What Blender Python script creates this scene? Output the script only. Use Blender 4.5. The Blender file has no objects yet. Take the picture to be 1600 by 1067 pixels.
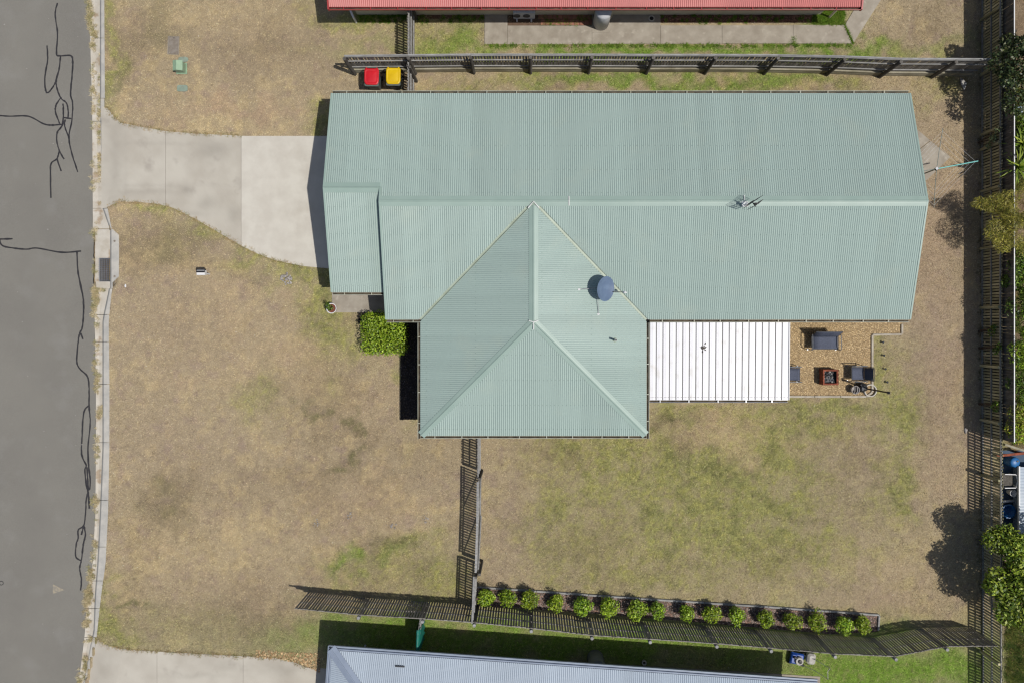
import bpy, bmesh, math, random
import numpy as np
from mathutils import Vector, Matrix, Euler, noise as mnoise
random.seed(7); rng = np.random.default_rng(7)
SC = bpy.context.scene
COL = SC.collection
# ------------------------------------------------------------------ camera, sky, sun, exposure
H = 32.0            # drone height in metres
F = 1209.0          # focal length in photo pixels (1600 wide)
NX, NY = 828.0, 510.0   # the point straight below the drone
cam_d = bpy.data.cameras.new('camera'); cam = bpy.data.objects.new('camera', cam_d); COL.objects.link(cam)
cam.location = (0, 0, H); cam.rotation_euler = (0, 0, 0)
cam_d.sensor_width = 36.0; cam_d.lens = F / 1600.0 * 36.0
cam_d.shift_x = (800.0 - NX) / 1600.0; cam_d.shift_y = (NY - 533.5) / 1600.0
cam_d.clip_end = 2000.0; SC.camera = cam
SUN = Vector((0.445, -0.17, 1.0))       # towards the sun
world = bpy.data.worlds.new('World'); SC.world = world; world.use_nodes = True
wn = world.node_tree.nodes; wl = world.node_tree.links
bg = wn['Background']; sky = wn.new('ShaderNodeTexSky'); sky.sky_type = 'NISHITA'; sky.sun_disc = False
sky.sun_elevation = math.asin(SUN.normalized().z); sky.sun_rotation = math.atan2(SUN.x, SUN.y)
wl.new(sky.outputs[0], bg.inputs[0]); bg.inputs[1].default_value = 0.085; sky.dust_density = 1.6
sl = bpy.data.lights.new('sun', 'SUN'); sl.energy = 4.1; sl.angle = math.radians(0.53); sl.color = (1.0, 0.955, 0.89)
so = bpy.data.objects.new('sun', sl); COL.objects.link(so)
so.rotation_euler = (-SUN).to_track_quat('-Z', 'Y').to_euler(); so.location = (10, -4, 40)
SC.view_settings.view_transform = 'Standard'; SC.view_settings.look = 'None'
SC.view_settings.exposure = 0.0; SC.view_settings.gamma = 1.0; SC.view_settings.use_curve_mapping = False
SC.render.engine = 'CYCLES'; SC.cycles.filter_width = 1.25

# ------------------------------------------------------------------ helpers
def G(px, py, z=0.0):
    k = (H - z) / F
    return Vector(((px - NX) * k, (NY - py) * k, z))
def GL(pts, z=0.0): return [G(a, b, z) for a, b in pts]
def lin(c): c = c / 255.0; return c / 12.92 if c <= 0.04045 else ((c + 0.055) / 1.055) ** 2.4
K = 1.42
def S(r, g, b, k=K):     # surface colour that shows as this sRGB value in full sun
    return (min(lin(r) / k, .9), min(lin(g) / k, .9), min(lin(b) / k, .9), 1.0)
def tag(o, label=None, cat=None, group=None, kind=None):
    if label: o['label'] = label
    if cat: o['category'] = cat
    if group: o['group'] = group
    if kind: o['kind'] = kind
    return o
def empty(name, loc=(0, 0, 0), rz=0.0, label=None, cat=None, group=None):
    o = bpy.data.objects.new(name, None); COL.objects.link(o); o.empty_display_size = 0.2
    o.location = loc; o.rotation_euler = (0, 0, rz)
    return tag(o, label, cat, group)
def put(name, me, parent=None, loc=None, rot=None):
    o = bpy.data.objects.new(name, me); COL.objects.link(o)
    if parent is not None: o.parent = parent
    if loc is not None: o.location = loc
    if rot is not None: o.rotation_euler = rot
    return o
def mesh(name, v, f, mat=None, smooth=False):
    me = bpy.data.meshes.new(name); me.from_pydata([tuple(p) for p in v], [], f)
    if mat is not None: me.materials.append(mat)
    if smooth: me.polygons.foreach_set('use_smooth', [True] * len(me.polygons))
    me.update(); return me

class MB:
    def __init__(s): s.v = []; s.f = []
    def add(s, vs, fs):
        b = len(s.v); s.v += [Vector(p) for p in vs]; s.f += [tuple(b + i for i in f) for f in fs]; return s
    def box(s, c, d, rz=0.0, M=None, bev=0.0):
        x, y, z = d[0] / 2, d[1] / 2, d[2] / 2
        if bev <= 0:
            vs = [(-x,-y,-z),(x,-y,-z),(x,y,-z),(-x,y,-z),(-x,-y,z),(x,-y,z),(x,y,z),(-x,y,z)]
            fs = [(0,3,2,1),(4,5,6,7),(0,1,5,4),(1,2,6,5),(2,3,7,6),(3,0,4,7)]
        else:
            b = min(bev, x * .9, y * .9, z * .9); vs = []; fs = []
            for zz, q in ((-z, b), (-z + b, 0), (z - b, 0), (z, b)):
                xx, yy = x - q, y - q; c2 = b if q == 0 else b * .6
                vs += [(-xx + c2, -yy, zz), (xx - c2, -yy, zz), (xx, -yy + c2, zz), (xx, yy - c2, zz), (xx - c2, yy, zz), (-xx + c2, yy, zz), (-xx, yy - c2, zz), (-xx, -yy + c2, zz)]
            for r in range(3):
                for i in range(8): fs.append((r*8+i, r*8+(i+1)%8, r*8+8+(i+1)%8, r*8+8+i))
            fs.append(tuple(range(7, -1, -1))); fs.append(tuple(range(24, 32)))
        R = M if M is not None else Matrix.Rotation(rz, 3, 'Z')
        return s.add([R @ Vector(p) + Vector(c) for p in vs], fs)
    def prism(s, poly, z0, z1):
        n = len(poly); a = sum(poly[i][0]*poly[(i+1)%n][1]-poly[(i+1)%n][0]*poly[i][1] for i in range(n))
        if a < 0: poly = poly[::-1]
        zb = z0 if hasattr(z0, '__len__') else [z0]*n; zt = z1 if hasattr(z1, '__len__') else [z1]*n
        if a < 0: zb = zb[::-1]; zt = zt[::-1]
        vs = [(p[0], p[1], zb[i]) for i, p in enumerate(poly)] + [(p[0], p[1], zt[i]) for i, p in enumerate(poly)]
        return s.add(vs, [tuple(range(n-1, -1, -1)), tuple(range(n, 2*n))] + [(i, (i+1)%n, n+(i+1)%n, n+i) for i in range(n)])
    def tube(s, pts, r, n=6, cap=True):
        pts = [Vector(p) for p in pts]; m = len(pts); rs = r if hasattr(r, '__len__') else [r]*m
        vs = []; ref = None
        for i, p in enumerate(pts):
            d = (pts[min(i+1, m-1)] - pts[max(i-1, 0)]).normalized()
            if ref is None:
                ref = Vector((0, 0, 1)) if abs(d.z) < .9 else Vector((1, 0, 0))
            a = d.cross(ref)
            if a.length < 1e-5: a = d.orthogonal()
            a.normalize(); b = a.cross(d).normalized(); ref = b
            for k in range(n):
                t = 2*math.pi*k/n; vs.append(p + (a*math.cos(t) + b*math.sin(t))*rs[i])
        fs = [(i*n+k, i*n+(k+1)%n, (i+1)*n+(k+1)%n, (i+1)*n+k) for i in range(m-1) for k in range(n)]
        if cap: fs += [tuple(range(n-1, -1, -1)), tuple(range((m-1)*n, m*n))]
        return s.add(vs, fs)
    def lathe(s, prof, c=(0, 0, 0), n=16, M=None, cap=True):
        M = M if M is not None else Matrix.Identity(3); c = Vector(c); vs = []
        for r, z in prof:
            for k in range(n):
                t = 2*math.pi*k/n; vs.append(M @ Vector((r*math.cos(t), r*math.sin(t), z)) + c)
        m = len(prof)
        fs = [(i*n+k, i*n+(k+1)%n, (i+1)*n+(k+1)%n, (i+1)*n+k) for i in range(m-1) for k in range(n)]
        if cap: fs += [tuple(range(n-1, -1, -1)), tuple(range((m-1)*n, m*n))]
        return s.add(vs, fs)
    def ribbon(s, pts, w, z=None):
        pts = [Vector(p) for p in pts]; m = len(pts); vs = []
        for i, p in enumerate(pts):
            d = (pts[min(i+1, m-1)] - pts[max(i-1, 0)]); d.z = 0
            d.normalize(); q = Vector((-d.y, d.x, 0)); ww = (w[i] if hasattr(w, '__len__') else w) / 2
            vs += [p + q*ww, p - q*ww]
        return s.add(vs, [(2*i+1, 2*i+3, 2*i+2, 2*i) for i in range(m-1)])
    def build(s, name, mat, parent=None, smooth=False, loc=None, rot=None):
        return put(name, mesh(name, s.v, s.f, mat, smooth), parent, loc, rot)

def rock(r, seed, flat=.7, sub=2):
    bm = bmesh.new(); bmesh.ops.create_icosphere(bm, subdivisions=sub, radius=1.0)
    for v in bm.verts:
        n = mnoise.noise(v.co*1.6 + Vector((seed*3.1, seed*1.7, 0)))
        v.co = v.co*(1 + .35*n); v.co.z *= flat; v.co *= r
    vs = [v.co.copy() for v in bm.verts]; fs = [tuple(x.index for x in f.verts) for f in bm.faces]; bm.free()
    return vs, fs

# value noise in numpy
def _hash(ix, iy, seed):
    n = (ix.astype(np.int64)*374761393 + iy.astype(np.int64)*668265263 + seed*1442695041) & 0x7fffffff
    n = ((n ^ (n >> 13))*1274126177) & 0x7fffffff
    return ((n ^ (n >> 16)) & 0xffff)/65535.0
def vnoise(x, y, seed=0):
    ix = np.floor(x); iy = np.floor(y); fx = x-ix; fy = y-iy
    fx = fx*fx*(3-2*fx); fy = fy*fy*(3-2*fy)
    a = _hash(ix, iy, seed); b = _hash(ix+1, iy, seed); c = _hash(ix, iy+1, seed); d = _hash(ix+1, iy+1, seed)
    return (a*(1-fx)+b*fx)*(1-fy)+(c*(1-fx)+d*fx)*fy
def fbm(x, y, f, o=4, seed=0):
    s = 0; a = .5; t = 0
    for i in range(o):
        s = s + a*vnoise(x*f+i*17.3, y*f-i*9.1, seed+i); t += a; a *= .55; f *= 2.03
    return s/t
def inpoly(x, y, poly):
    r = np.zeros(x.shape, bool); n = len(poly); j = n-1
    for i in range(n):
        xi, yi = poly[i][0], poly[i][1]; xj, yj = poly[j][0], poly[j][1]
        if yi != yj: r ^= ((yi > y) != (yj > y)) & (x < (xj-xi)*(y-yi)/(yj-yi)+xi)
        j = i
    return r

# ------------------------------------------------------------------ materials
MATS = {}
def material(name, col, rough=.8, col2=None, scale=3.0, detail=5.0, lo=.35, hi=.65, bump=0.0, bscale=60.0, spec=.3, metal=0.0,
             rand=0.0, fine=0.0, fscale=120.0, stretch=None, trans=0.0, attr=None, stain=None, coat=0.0):
    m = bpy.data.materials.new(name); m.use_nodes = True; nt = m.node_tree; N = nt.nodes; L = nt.links
    P = N['Principled BSDF']; P.inputs['Roughness'].default_value = rough; P.inputs['Metallic'].default_value = metal
    P.inputs['Specular IOR Level'].default_value = spec
    if coat: P.inputs['Coat Weight'].default_value = coat; P.inputs['Coat Roughness'].default_value = .15
    geo = N.new('ShaderNodeNewGeometry'); pos = geo.outputs['Position']
    if stretch:
        tc = N.new('ShaderNodeTexCoord'); mp = N.new('ShaderNodeMapping'); mp.inputs['Scale'].default_value = stretch
        L.new(tc.outputs['Object'], mp.inputs['Vector']); pos = mp.outputs[0]
        if rand:
            oi0 = N.new('ShaderNodeObjectInfo'); va = N.new('ShaderNodeVectorMath'); va.operation = 'MULTIPLY_ADD'
            L.new(oi0.outputs['Random'], va.inputs[0]); va.inputs[1].default_value = (57, 31, 83); L.new(pos, va.inputs[2]); pos = va.outputs[0]
    def noise_(sc, det=4.0, rg=.55):
        n = N.new('ShaderNodeTexNoise'); n.inputs['Scale'].default_value = sc; n.inputs['Detail'].default_value = det
        n.inputs['Roughness'].default_value = rg; L.new(pos, n.inputs['Vector']); return n.outputs['Fac']
    def mix(fac, a, b, blend='MIX'):
        x = N.new('ShaderNodeMix'); x.data_type = 'RGBA'; x.blend_type = blend
        if isinstance(fac, float): x.inputs[0].default_value = fac
        else: L.new(fac, x.inputs[0])
        for i, q in ((6, a), (7, b)):
            if isinstance(q, tuple): x.inputs[i].default_value = q
            else: L.new(q, x.inputs[i])
        return x.outputs[2]
    def ramp(fac, a, b):
        r = N.new('ShaderNodeMapRange'); r.inputs[1].default_value = a; r.inputs[2].default_value = b; L.new(fac, r.inputs[0]); return r.outputs[0]
    c = tuple(col)
    if attr:
        at = N.new('ShaderNodeAttribute'); at.attribute_name = attr; c = at.outputs['Color']
    if col2 is not None: c = mix(ramp(noise_(scale, detail), lo, hi), c, tuple(col2))
    if stain:
        sc_, lo_, hi_, colr, amt = stain
        r = ramp(noise_(sc_, 3.0), lo_, hi_); mm = N.new('ShaderNodeMath'); mm.operation = 'MULTIPLY'; L.new(r, mm.inputs[0]); mm.inputs[1].default_value = amt
        c = mix(mm.outputs[0], c, tuple(colr))
    if fine:
        r = N.new('ShaderNodeMapRange'); L.new(noise_(fscale, 3.0, .7), r.inputs[0]); r.inputs[1].default_value = .25; r.inputs[2].default_value = .75
        r.inputs[3].default_value = 1-fine; r.inputs[4].default_value = 1+fine
        cc = N.new('ShaderNodeCombineColor')
        for i in range(3): L.new(r.outputs[0], cc.inputs[i])
        c = mix(1.0, c, cc.outputs[0], 'MULTIPLY')
    if rand:
        oi = N.new('ShaderNodeObjectInfo'); r = N.new('ShaderNodeMapRange'); L.new(oi.outputs['Random'], r.inputs[0])
        r.inputs[3].default_value = 1-rand; r.inputs[4].default_value = 1+rand
        cc = N.new('ShaderNodeCombineColor')
        for i in range(3): L.new(r.outputs[0], cc.inputs[i])
        c = mix(1.0, c, cc.outputs[0], 'MULTIPLY')
    if isinstance(c, tuple): P.inputs['Base Color'].default_value = c
    else: L.new(c, P.inputs['Base Color'])
    if bump:
        b = N.new('ShaderNodeBump'); b.inputs['Strength'].default_value = 1.0; b.inputs['Distance'].default_value = bump
        L.new(noise_(bscale, 4.0, .6), b.inputs['Height']); L.new(b.outputs[0], P.inputs['Normal'])
    if trans:
        t = N.new('ShaderNodeBsdfTranslucent'); ms = N.new('ShaderNodeMixShader'); ms.inputs[0].default_value = trans
        if isinstance(c, tuple): t.inputs[0].default_value = c
        else: L.new(c, t.inputs[0])
        out = N['Material Output']; L.new(P.outputs[0], ms.inputs[1]); L.new(t.outputs[0], ms.inputs[2]); L.new(ms.outputs[0], out.inputs[0])
    MATS[name] = m; return m

M_ground = material('lawn_soil', (0, 0, 0, 1), .95, attr='Col', fine=.3, fscale=22.0, bump=.02, bscale=30, spec=.1)
M_blade = material('grass_blade', (0, 0, 0, 1), .7, attr='Col', trans=.18, spec=.15)
M_leaf = material('leaf', (0, 0, 0, 1), .45, attr='Col', trans=.16, spec=.35)
M_bark = material('bark', S(120, 100, 80), .9, S(80, 66, 55), 8, bump=.01)
M_asphalt = material('asphalt', S(137, 134, 126), .9, S(130, 127, 120), .35, 6, fine=.16, fscale=42, bump=.006, bscale=90, spec=.25, stain=(.9, .55, .75, S(150, 148, 143), .35))
M_tar = material('tar', S(42, 41, 44), .55, S(58, 56, 58), 6, fine=.2, fscale=60, spec=.4)
M_concrete = material('driveway_concrete', (0, 0, 0, 1), .85, attr='Col', fine=.05, fscale=70, bump=.002, bscale=90, spec=.25, stain=(1.1, .60, .74, S(160, 152, 142), .5))
M_concrete_new = material('light_concrete', S(216, 211, 199), .85, S(205, 199, 187), 1.6, 7, fine=.04, fscale=70, bump=.002, bscale=90, spec=.25, stain=(.9, .6, .8, S(188, 180, 166), .5))
M_concrete_old = material('path_concrete', S(176, 168, 154), .85, S(156, 147, 133), 2.2, 7, fine=.08, fscale=60, bump=.003, bscale=80, stain=(3.0, .6, .72, S(198, 190, 175), .6))
M_kerb = material('kerb_concrete', S(200, 196, 187), .9, S(178, 176, 170), 2.2, 6, fine=.10, fscale=50, bump=.004, bscale=70)
M_gutterpan = material('gutter_concrete', S(208, 202, 190), .9, S(192, 184, 169), 2.6, 6, fine=.10, fscale=45, bump=.003, bscale=70, stain=(2.0, .58, .68, S(160, 135, 105), .7))
M_roof = material('green_roof_steel', (0, 0, 0, 1), .42, attr='Col', fine=.03, fscale=9, spec=.45, stain=(.8, .56, .8, S(182, 194, 180), .45))
C_roof = np.array(S(170, 189, 181)[:3])
M_cap = material('green_cap_steel', S(162, 183, 173), .42, S(155, 177, 167), 1.5, 5, spec=.45)
M_guttermetal = material('eave_gutter', S(198, 200, 184), .5, S(176, 174, 152), 3, 5, spec=.4)
M_gutterdirt = material('gutter_inside', S(104, 94, 78), .9, S(62, 56, 48), 5, 5)
M_valley = material('valley_steel', S(180, 194, 176), .5, S(164, 176, 156), 3, 5, spec=.4)
M_sealant = material('white_sealant', S(236, 238, 234), .6)
C_redc = np.array(S(208, 128, 122)[:3])
M_red = material('red_roof_steel', (0, 0, 0, 1), .45, attr='Col', fine=.04, fscale=9, spec=.4)
M_redtrim = material('red_trim', S(170, 62, 62), .45)
M_blue = material('pale_blue_roof_steel', (0, 0, 0, 1), .4, attr='Col', scale=.7, fine=.05, fscale=9, spec=.45)
C_blue = np.array(S(186, 198, 210)[:3])
M_blue0 = material('pale_blue_steel', S(186, 198, 210), .4, S(174, 187, 199), .7, 6, fine=.05, fscale=9, spec=.45)
M_acpaint = material('pale_grey_paint', S(214, 216, 218), .5, S(196, 198, 202), 5)
M_bluetrim = material('blue_grey_trim', S(158, 170, 188), .4, S(146, 158, 176), 2)
M_cream = material('cream_wall', S(244, 234, 206), .85, S(234, 222, 192), 1.5, bump=.002)
M_brick = material('pale_wall', S(190, 178, 155), .85, S(172, 158, 136), 2.5, bump=.003)
M_white = material('white_panel', S(238, 238, 242, 1.45), .4, S(232, 232, 236, 1.45), 1.0, 6, spec=.4, stain=(2.0, .55, .75, S(206, 202, 192), .6))
M_whitetrim = material('white_paint', S(236, 236, 236), .5)
M_seam = material('panel_seam', S(140, 136, 128), .7)
M_wood = material('weathered_timber', S(164, 160, 153), .85, S(122, 117, 110), 1.0, 5, rand=.22, fine=.18, fscale=14, stretch=(14, 14, 1.2), bump=.004, bscale=6, spec=.2)
M_woodlight = material('silver_timber', S(168, 168, 166), .8, S(138, 137, 134), 1.0, 5, rand=.12, fine=.12, fscale=14, stretch=(3, 14, 14), spec=.25)
M_wooddark = material('dark_timber', S(120, 116, 110), .9, S(88, 84, 78), 1.0, 5, rand=.18, fine=.2, fscale=14, stretch=(12, 12, 2), spec=.15)
M_woodmoss = material('mossy_timber', S(206, 198, 164), .88, S(158, 154, 116), 1.0, 5, rand=.25, fine=.2, fscale=12, stretch=(12, 12, 1.5), spec=.15)
M_sleeper = material('sleeper', S(176, 170, 150), .88, S(140, 134, 112), 1.2, 5, fine=.12, fscale=20, bump=.004)
M_glass = material('window_glass', (.02, .025, .03, 1), .05, spec=.6)
M_metal = material('galvanised', S(176, 178, 182), .35, S(150, 152, 156), 6, metal=.6)
M_dark = material('dark_metal', S(70, 72, 78), .5, S(56, 58, 62), 9)
M_black = material('black_plastic', S(48, 48, 50), .5)
M_dish = material('dish_grey', S(112, 132, 158), .5, S(100, 119, 146), 4, spec=.35)
M_greyrail = material('grey_rail_timber', S(170, 168, 160), .88, S(136, 134, 128), 1.0, 5, rand=.12, fine=.15, fscale=14, stretch=(12, 12, 2), spec=.15)
M_hoist = material('dull_arm', S(150, 160, 152), .6, S(120, 130, 122), 8)
M_frame = material('grey_frame', S(128, 132, 138), .5, S(104, 108, 114), 9)
M_sling = material('sling_fabric', S(92, 98, 116), .8, S(80, 86, 102), 20, fine=.08, fscale=200)
M_rust = material('rusted_steel', S(166, 92, 66), .85, S(116, 64, 48), 9, fine=.15, fscale=40)
M_coal = material('charred_coal', S(84, 84, 86), .9, S(50, 50, 52), 15)
M_binred = material('red_lid', S(220, 32, 44), .42, S(206, 26, 40), 4, spec=.4)
M_binyel = material('yellow_lid', S(238, 200, 10), .42, S(226, 186, 6), 4, spec=.4)
M_bingrey = material('bin_body', S(110, 118, 112), .6, S(92, 99, 95), 5)
M_stone = material('pale_stone', S(188, 184, 180), .9, S(140, 132, 126), 12, rand=.15)
M_pit = material('pit_lid', S(150, 142, 132), .9, S(132, 122, 110), 7, fine=.1)
M_lidgreen = material('green_lid', S(150, 166, 150), .8, S(136, 150, 134), 6)
M_pillar = material('green_box', S(160, 188, 156), .5, S(146, 172, 144), 5)
M_teal = material('teal_cover', S(38, 132, 116), .45, S(26, 104, 92), 7, bump=.03, bscale=6)
M_tealpole = material('teal_arm', S(128, 208, 200), .4)
M_mowerblue = material('mower_blue', S(34, 84, 176), .4, S(26, 66, 150), 6, spec=.5)
M_mowergrey = material('mower_grey', S(196, 194, 188), .6, S(176, 172, 166), 8)
M_chip = material('gravel_chip', (0, 0, 0, 1), .85, attr='Col', spec=.2)
M_bluepave = material('blue_paving', S(70, 92, 116), .7, S(60, 80, 102), 1.8, fine=.06)
M_bluedrum = material('blue_drum', S(38, 112, 176), .4, S(30, 92, 150), 6)
M_paver = material('red_paver', S(178, 128, 106), .9, S(150, 104, 88), 4, rand=.15, fine=.1, fscale=40)
M_terracotta = material('pot_soil', S(120, 72, 58), .9)
M_paint = material('worn_paint', S(170, 160, 140), .9, S(150, 144, 132), 9, lo=.45, hi=.55)

# ------------------------------------------------------------------ kerb and road lines (photo samples, turned to metres)
KY = [-60, 0, 165, 325, 360, 367, 440, 452, 500, 600, 700, 800, 880, 930, 985, 1003, 1067, 1150]
KR = [139, 139, 144, 145, 145, 146, 146, 147, 148, 150, 150, 149, 145, 136, 133, 131, 123, 113]
KG = [156, 156, 156, 160, 172, 172, 172, 170, 160, 160, 160, 156, 152, 148, 146, 142, 130, 120]
KB = [163, 163, 164, 168, 175, 186, 186, 175, 170, 171, 171, 169, 165, 158, 152, 150, 136, 126]
def kx(arr, py): return float(np.interp(py, KY, arr))

# surfaces without grass, as pixel outlines on the ground
drive_top = [(156, 165), (166, 168), (187, 192), (222, 199), (262, 206), (320, 210), (380, 213), (560, 213)]
drive_bot = [(560, 430), (515, 420), (472, 416), (430, 407), (400, 396), (375, 383), (342, 364), (310, 345), (288, 334), (270, 325), (240, 318), (210, 316), (187, 315), (170, 323), (157, 326)]
low_drive = [(136, 1067), (136, 1100), (560, 1100), (560, 1046), (478, 1042), (462, 1034), (440, 1028), (415, 1026), (370, 1024), (310, 1021), (245, 1017), (210, 1015), (190, 1013), (165, 1008), (150, 998), (145, 1020)]
path_poly = [(757, 22), (757, 70), (1331, 69), (1390, -20), (1340, -20), (1320, 40), (757, 40)]
path_low = [(757, 36), (757, 70), (1331, 69), (1400, -30), (1356, -30), (1318, 39.5)]
porch = [(519, 440), (519, 489), (640, 489), (640, 440)]
gravel = [(1180, 505), (1180, 619), (1352, 619), (1362, 612), (1362, 522), (1409, 522), (1409, 495), (1180, 495)]
hoist_slab = [(1380, 190), (1425, 196), (1484, 247), (1440, 290), (1380, 260)]
bed_south = [(745, 917), (840, 924), (1000, 935), (1200, 948), (1373, 960), (1371, 986), (1300, 990), (1100, 972), (900, 955), (745, 946)]
bed_front_shade = [(626, 505), (626, 655), (690, 655), (690, 480), (560, 488), (560, 505)]  # outline follows the cast shadow of the wing roof
pave_east = [(1568, 700), (1568, 830), (1680, 830), (1680, 700)]
NOGRASS = [drive_top + drive_bot, low_drive, path_low, [(757, 15), (757, 40), (793, 40), (793, 15)], [(925, 15), (925, 40), (1032, 40), (1032, 15)],
           porch, gravel, hoist_slab, bed_south, bed_front_shade, pave_east,
           [(640, 20), (640, 8), (1320, 8), (1320, 36), (800, 36), (800, 20)],
           [(540, 180), (540, 455), (690, 520), (690, 655), (990, 655), (990, 492), (1370, 492), (1370, 180)],
           [(545, 1013), (545, 1100), (1290, 1100), (1282, 1056), (1000, 1033), (700, 1017)], [(980, 490), (980, 640), (1240, 620), (1240, 490)]]
NOGRASS = [[G(a, b) for a, b in p] for p in NOGRASS]
kerb_line = [G(kx(KB, y), y) for y in range(-60, 1151, 10)]
KBx = np.array([p.x for p in kerb_line])[::-1]; KBy = np.array([p.y for p in kerb_line])[::-1]

# ------------------------------------------------------------------ lawn colour field (how dry or green the turf is)
C_tan = np.array(S(175, 159, 131)[:3]); C_straw = np.array(S(202, 182, 140)[:3]); C_brown = np.array(S(150, 134, 108)[:3])
C_grey = np.array(S(166, 148, 130)[:3]); C_green = np.array(S(153, 154, 96)[:3]); C_lush = np.array(S(120, 152, 56)[:3]); C_dirt = np.array(S(184, 160, 132)[:3])
C_deep = np.array(S(112, 114, 72)[:3]); C_mauve = np.array(S(158, 138, 128)[:3]); C_yel = np.array(S(172, 166, 98)[:3]); C_soil = np.array(S(120, 98, 80)[:3])
GREENS = [  # px, py, rx, ry, amount
 (508, 475, 30, 75, .75), (470, 425, 60, 18, .8), (400, 398, 40, 12, .6), (330, 355, 50, 16, .5), (265, 328, 45, 10, .6), (535, 520, 40, 50, .55), (400, 625, 40, 30, .5),
 (550, 885, 50, 14, .7), (622, 862, 26, 16, .75), (660, 845, 30, 18, .6), (610, 905, 80, 20, .3), (690, 900, 40, 40, .5), (168, 970, 20, 34, .95), (190, 1000, 40, 12, .5), (165, 60, 7, 90, .75),
 (172, 130, 10, 45, .5), (505, 190, 18, 26, .8), (560, 20, 70, 18, .8), (590, 30, 40, 14, .7), (700, 65, 60, 20, .6), (175, 915, 12, 20, .6), (290, 960, 60, 30, .25), (640, 610, 14, 60, .5),
 (900, 128, 120, 14, .75), (1080, 128, 120, 14, .75), (1230, 126, 90, 14, .7), (720, 132, 60, 8, .5), (1310, 122, 40, 12, .4),
 (1050, 78, 320, 8, 1.0), (1300, 76, 50, 7, .8), (1290, 28, 45, 20, .9), (700, 50, 60, 30, .55), (1480, 135, 40, 20, .4),
 (1120, 790, 200, 90, .34), (930, 715, 100, 30, .75), (1060, 735, 60, 40, .8), (1150, 800, 120, 80, .65), (1040, 830, 80, 40, .45), (1220, 720, 50, 40, .7), (980, 760, 40, 30, .5), (1120, 730, 60, 14, .6), (900, 780, 50, 30, .45), (860, 830, 30, 30, .4), (1180, 850, 60, 30, .4), (1300, 650, 80, 22, .7),
 (1410, 650, 26, 80, .75), (1403, 770, 32, 30, .8), (1375, 575, 16, 60, .8), (1230, 645, 150, 14, .5), (870, 870, 60, 40, .4), (1250, 850, 60, 40, .45), (1050, 645, 40, 16, .6), (890, 690, 60, 12, .5), (1000, 900, 120, 24, .4)]
LUSH = [(900, 1005, 420, 40, 1.0), (600, 985, 110, 30, 1.0), (1400, 1045, 170, 40, 1.0), (1340, 1065, 90, 40, 1.0), (1480, 1050, 40, 30, .8), (1050, 77, 330, 11, 1.0), (900, 128, 60, 12, .6), (1010, 126, 90, 12, .7), (1120, 128, 70, 10, .55), (1230, 126, 60, 10, .6), (690, 60, 40, 14, .5), (740, 60, 20, 20, .5), (1310, 76, 40, 8, .8), (1290, 28, 40, 18, .7), (620, 870, 20, 10, .3), (545, 888, 30, 10, .5), (1595, 690, 20, 60, .6)]
DARKS = [(540, 655, 10, 8, .9), (558, 668, 8, 8, .8), (566, 700, 13, 9, .9), (530, 722, 15, 9, .9), (552, 640, 9, 6, .6), (480, 640, 6, 5, .7), (493, 652, 5, 7, .7), (265, 385, 40, 25, .5), (210, 940, 10, 6, 1.), (243, 955, 9, 8, .8), (255, 40, 30, 40, .45), (620, 850, 40, 20, .4), (1054, 658, 10, 8, .9), (495, 650, 8, 14, .6), (255, 785, 40, 22, .5), (180, 120, 12, 18, .5), (1420, 300, 20, 60, .3)]
DIRT = [(340, 175, 60, 16, .9), (400, 170, 60, 12, .6), (560, 640, 40, 30, .4), (1450, 740, 50, 60, .35), (1410, 945, 60, 40, .45), (560, 790, 90, 30, .35), (290, 595, 40, 12, .4), (1350, 670, 30, 22, .4), (480, 560, 60, 30, .3), (350, 445, 40, 20, .35), (1180, 690, 60, 18, .6), (1090, 690, 40, 20, .9), (1130, 662, 70, 16, .9), (1100, 720, 30, 14, .4), (1470, 350, 40, 120, .5), (1480, 600, 30, 100, .4)]
STRAW = [(1180, 690, 50, 20, 1.0), (1140, 650, 40, 12, 1.0), (1215, 695, 25, 25, 1.0), (1205, 735, 24, 16, .9), (1130, 690, 40, 8, .8), (330, 20, 120, 30, .5), (330, 210, 150, 14, .6), (640, 830, 60, 20, .5), (300, 860, 160, 60, .4), (1440, 110, 60, 30, .4), (410, 560, 100, 60, .3), (1420, 880, 80, 40, .3)]
GREY = [(380, 70, 100, 50, .6), (280, 510, 110, 60, .5), (420, 590, 40, 60, .4), (360, 950, 110, 50, .7), (830, 880, 70, 40, .6), (1320, 760, 60, 60, .5), (1465, 560, 40, 160, .9), (1470, 330, 36, 120, .7), (1440, 160, 40, 40, .5), (1330, 900, 90, 50, .4), (1460, 420, 30, 90, .5), (280, 700, 120, 80, .35), (790, 850, 40, 50, .5)]
BROWN = [(420, 85, 110, 50, .7), (235, 770, 26, 14, .7), (270, 790, 30, 16, .7), (310, 765, 30, 12, .5), (225, 800, 16, 12, .5), (420, 760, 120, 40, .5), (380, 965, 140, 50, .7), (545, 660, 16, 10, .8), (565, 700, 18, 12, .8), (525, 725, 20, 12, .8), (590, 660, 20, 10, .4), (560, 625, 40, 14, .5), (240, 60, 60, 40, .5), (220, 390, 50, 20, .5), (300, 500, 60, 40, .35), (470, 620, 60, 40, .4), (640, 700, 40, 30, .4), (600, 850, 60, 20, .5), (1080, 685, 40, 14, .7), (1160, 715, 30, 10, .5), (1050, 660, 30, 14, .6), (850, 710, 60, 14, .5), (1300, 690, 50, 30, .4), (1330, 780, 40, 40, .4), (900, 860, 60, 40, .4), (1040, 880, 40, 20, .3), (1200, 880, 60, 24, .35), (800, 800, 30, 60, .3), (1460, 640, 30, 60, .3), (680, 720, 30, 40, .3)]
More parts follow.
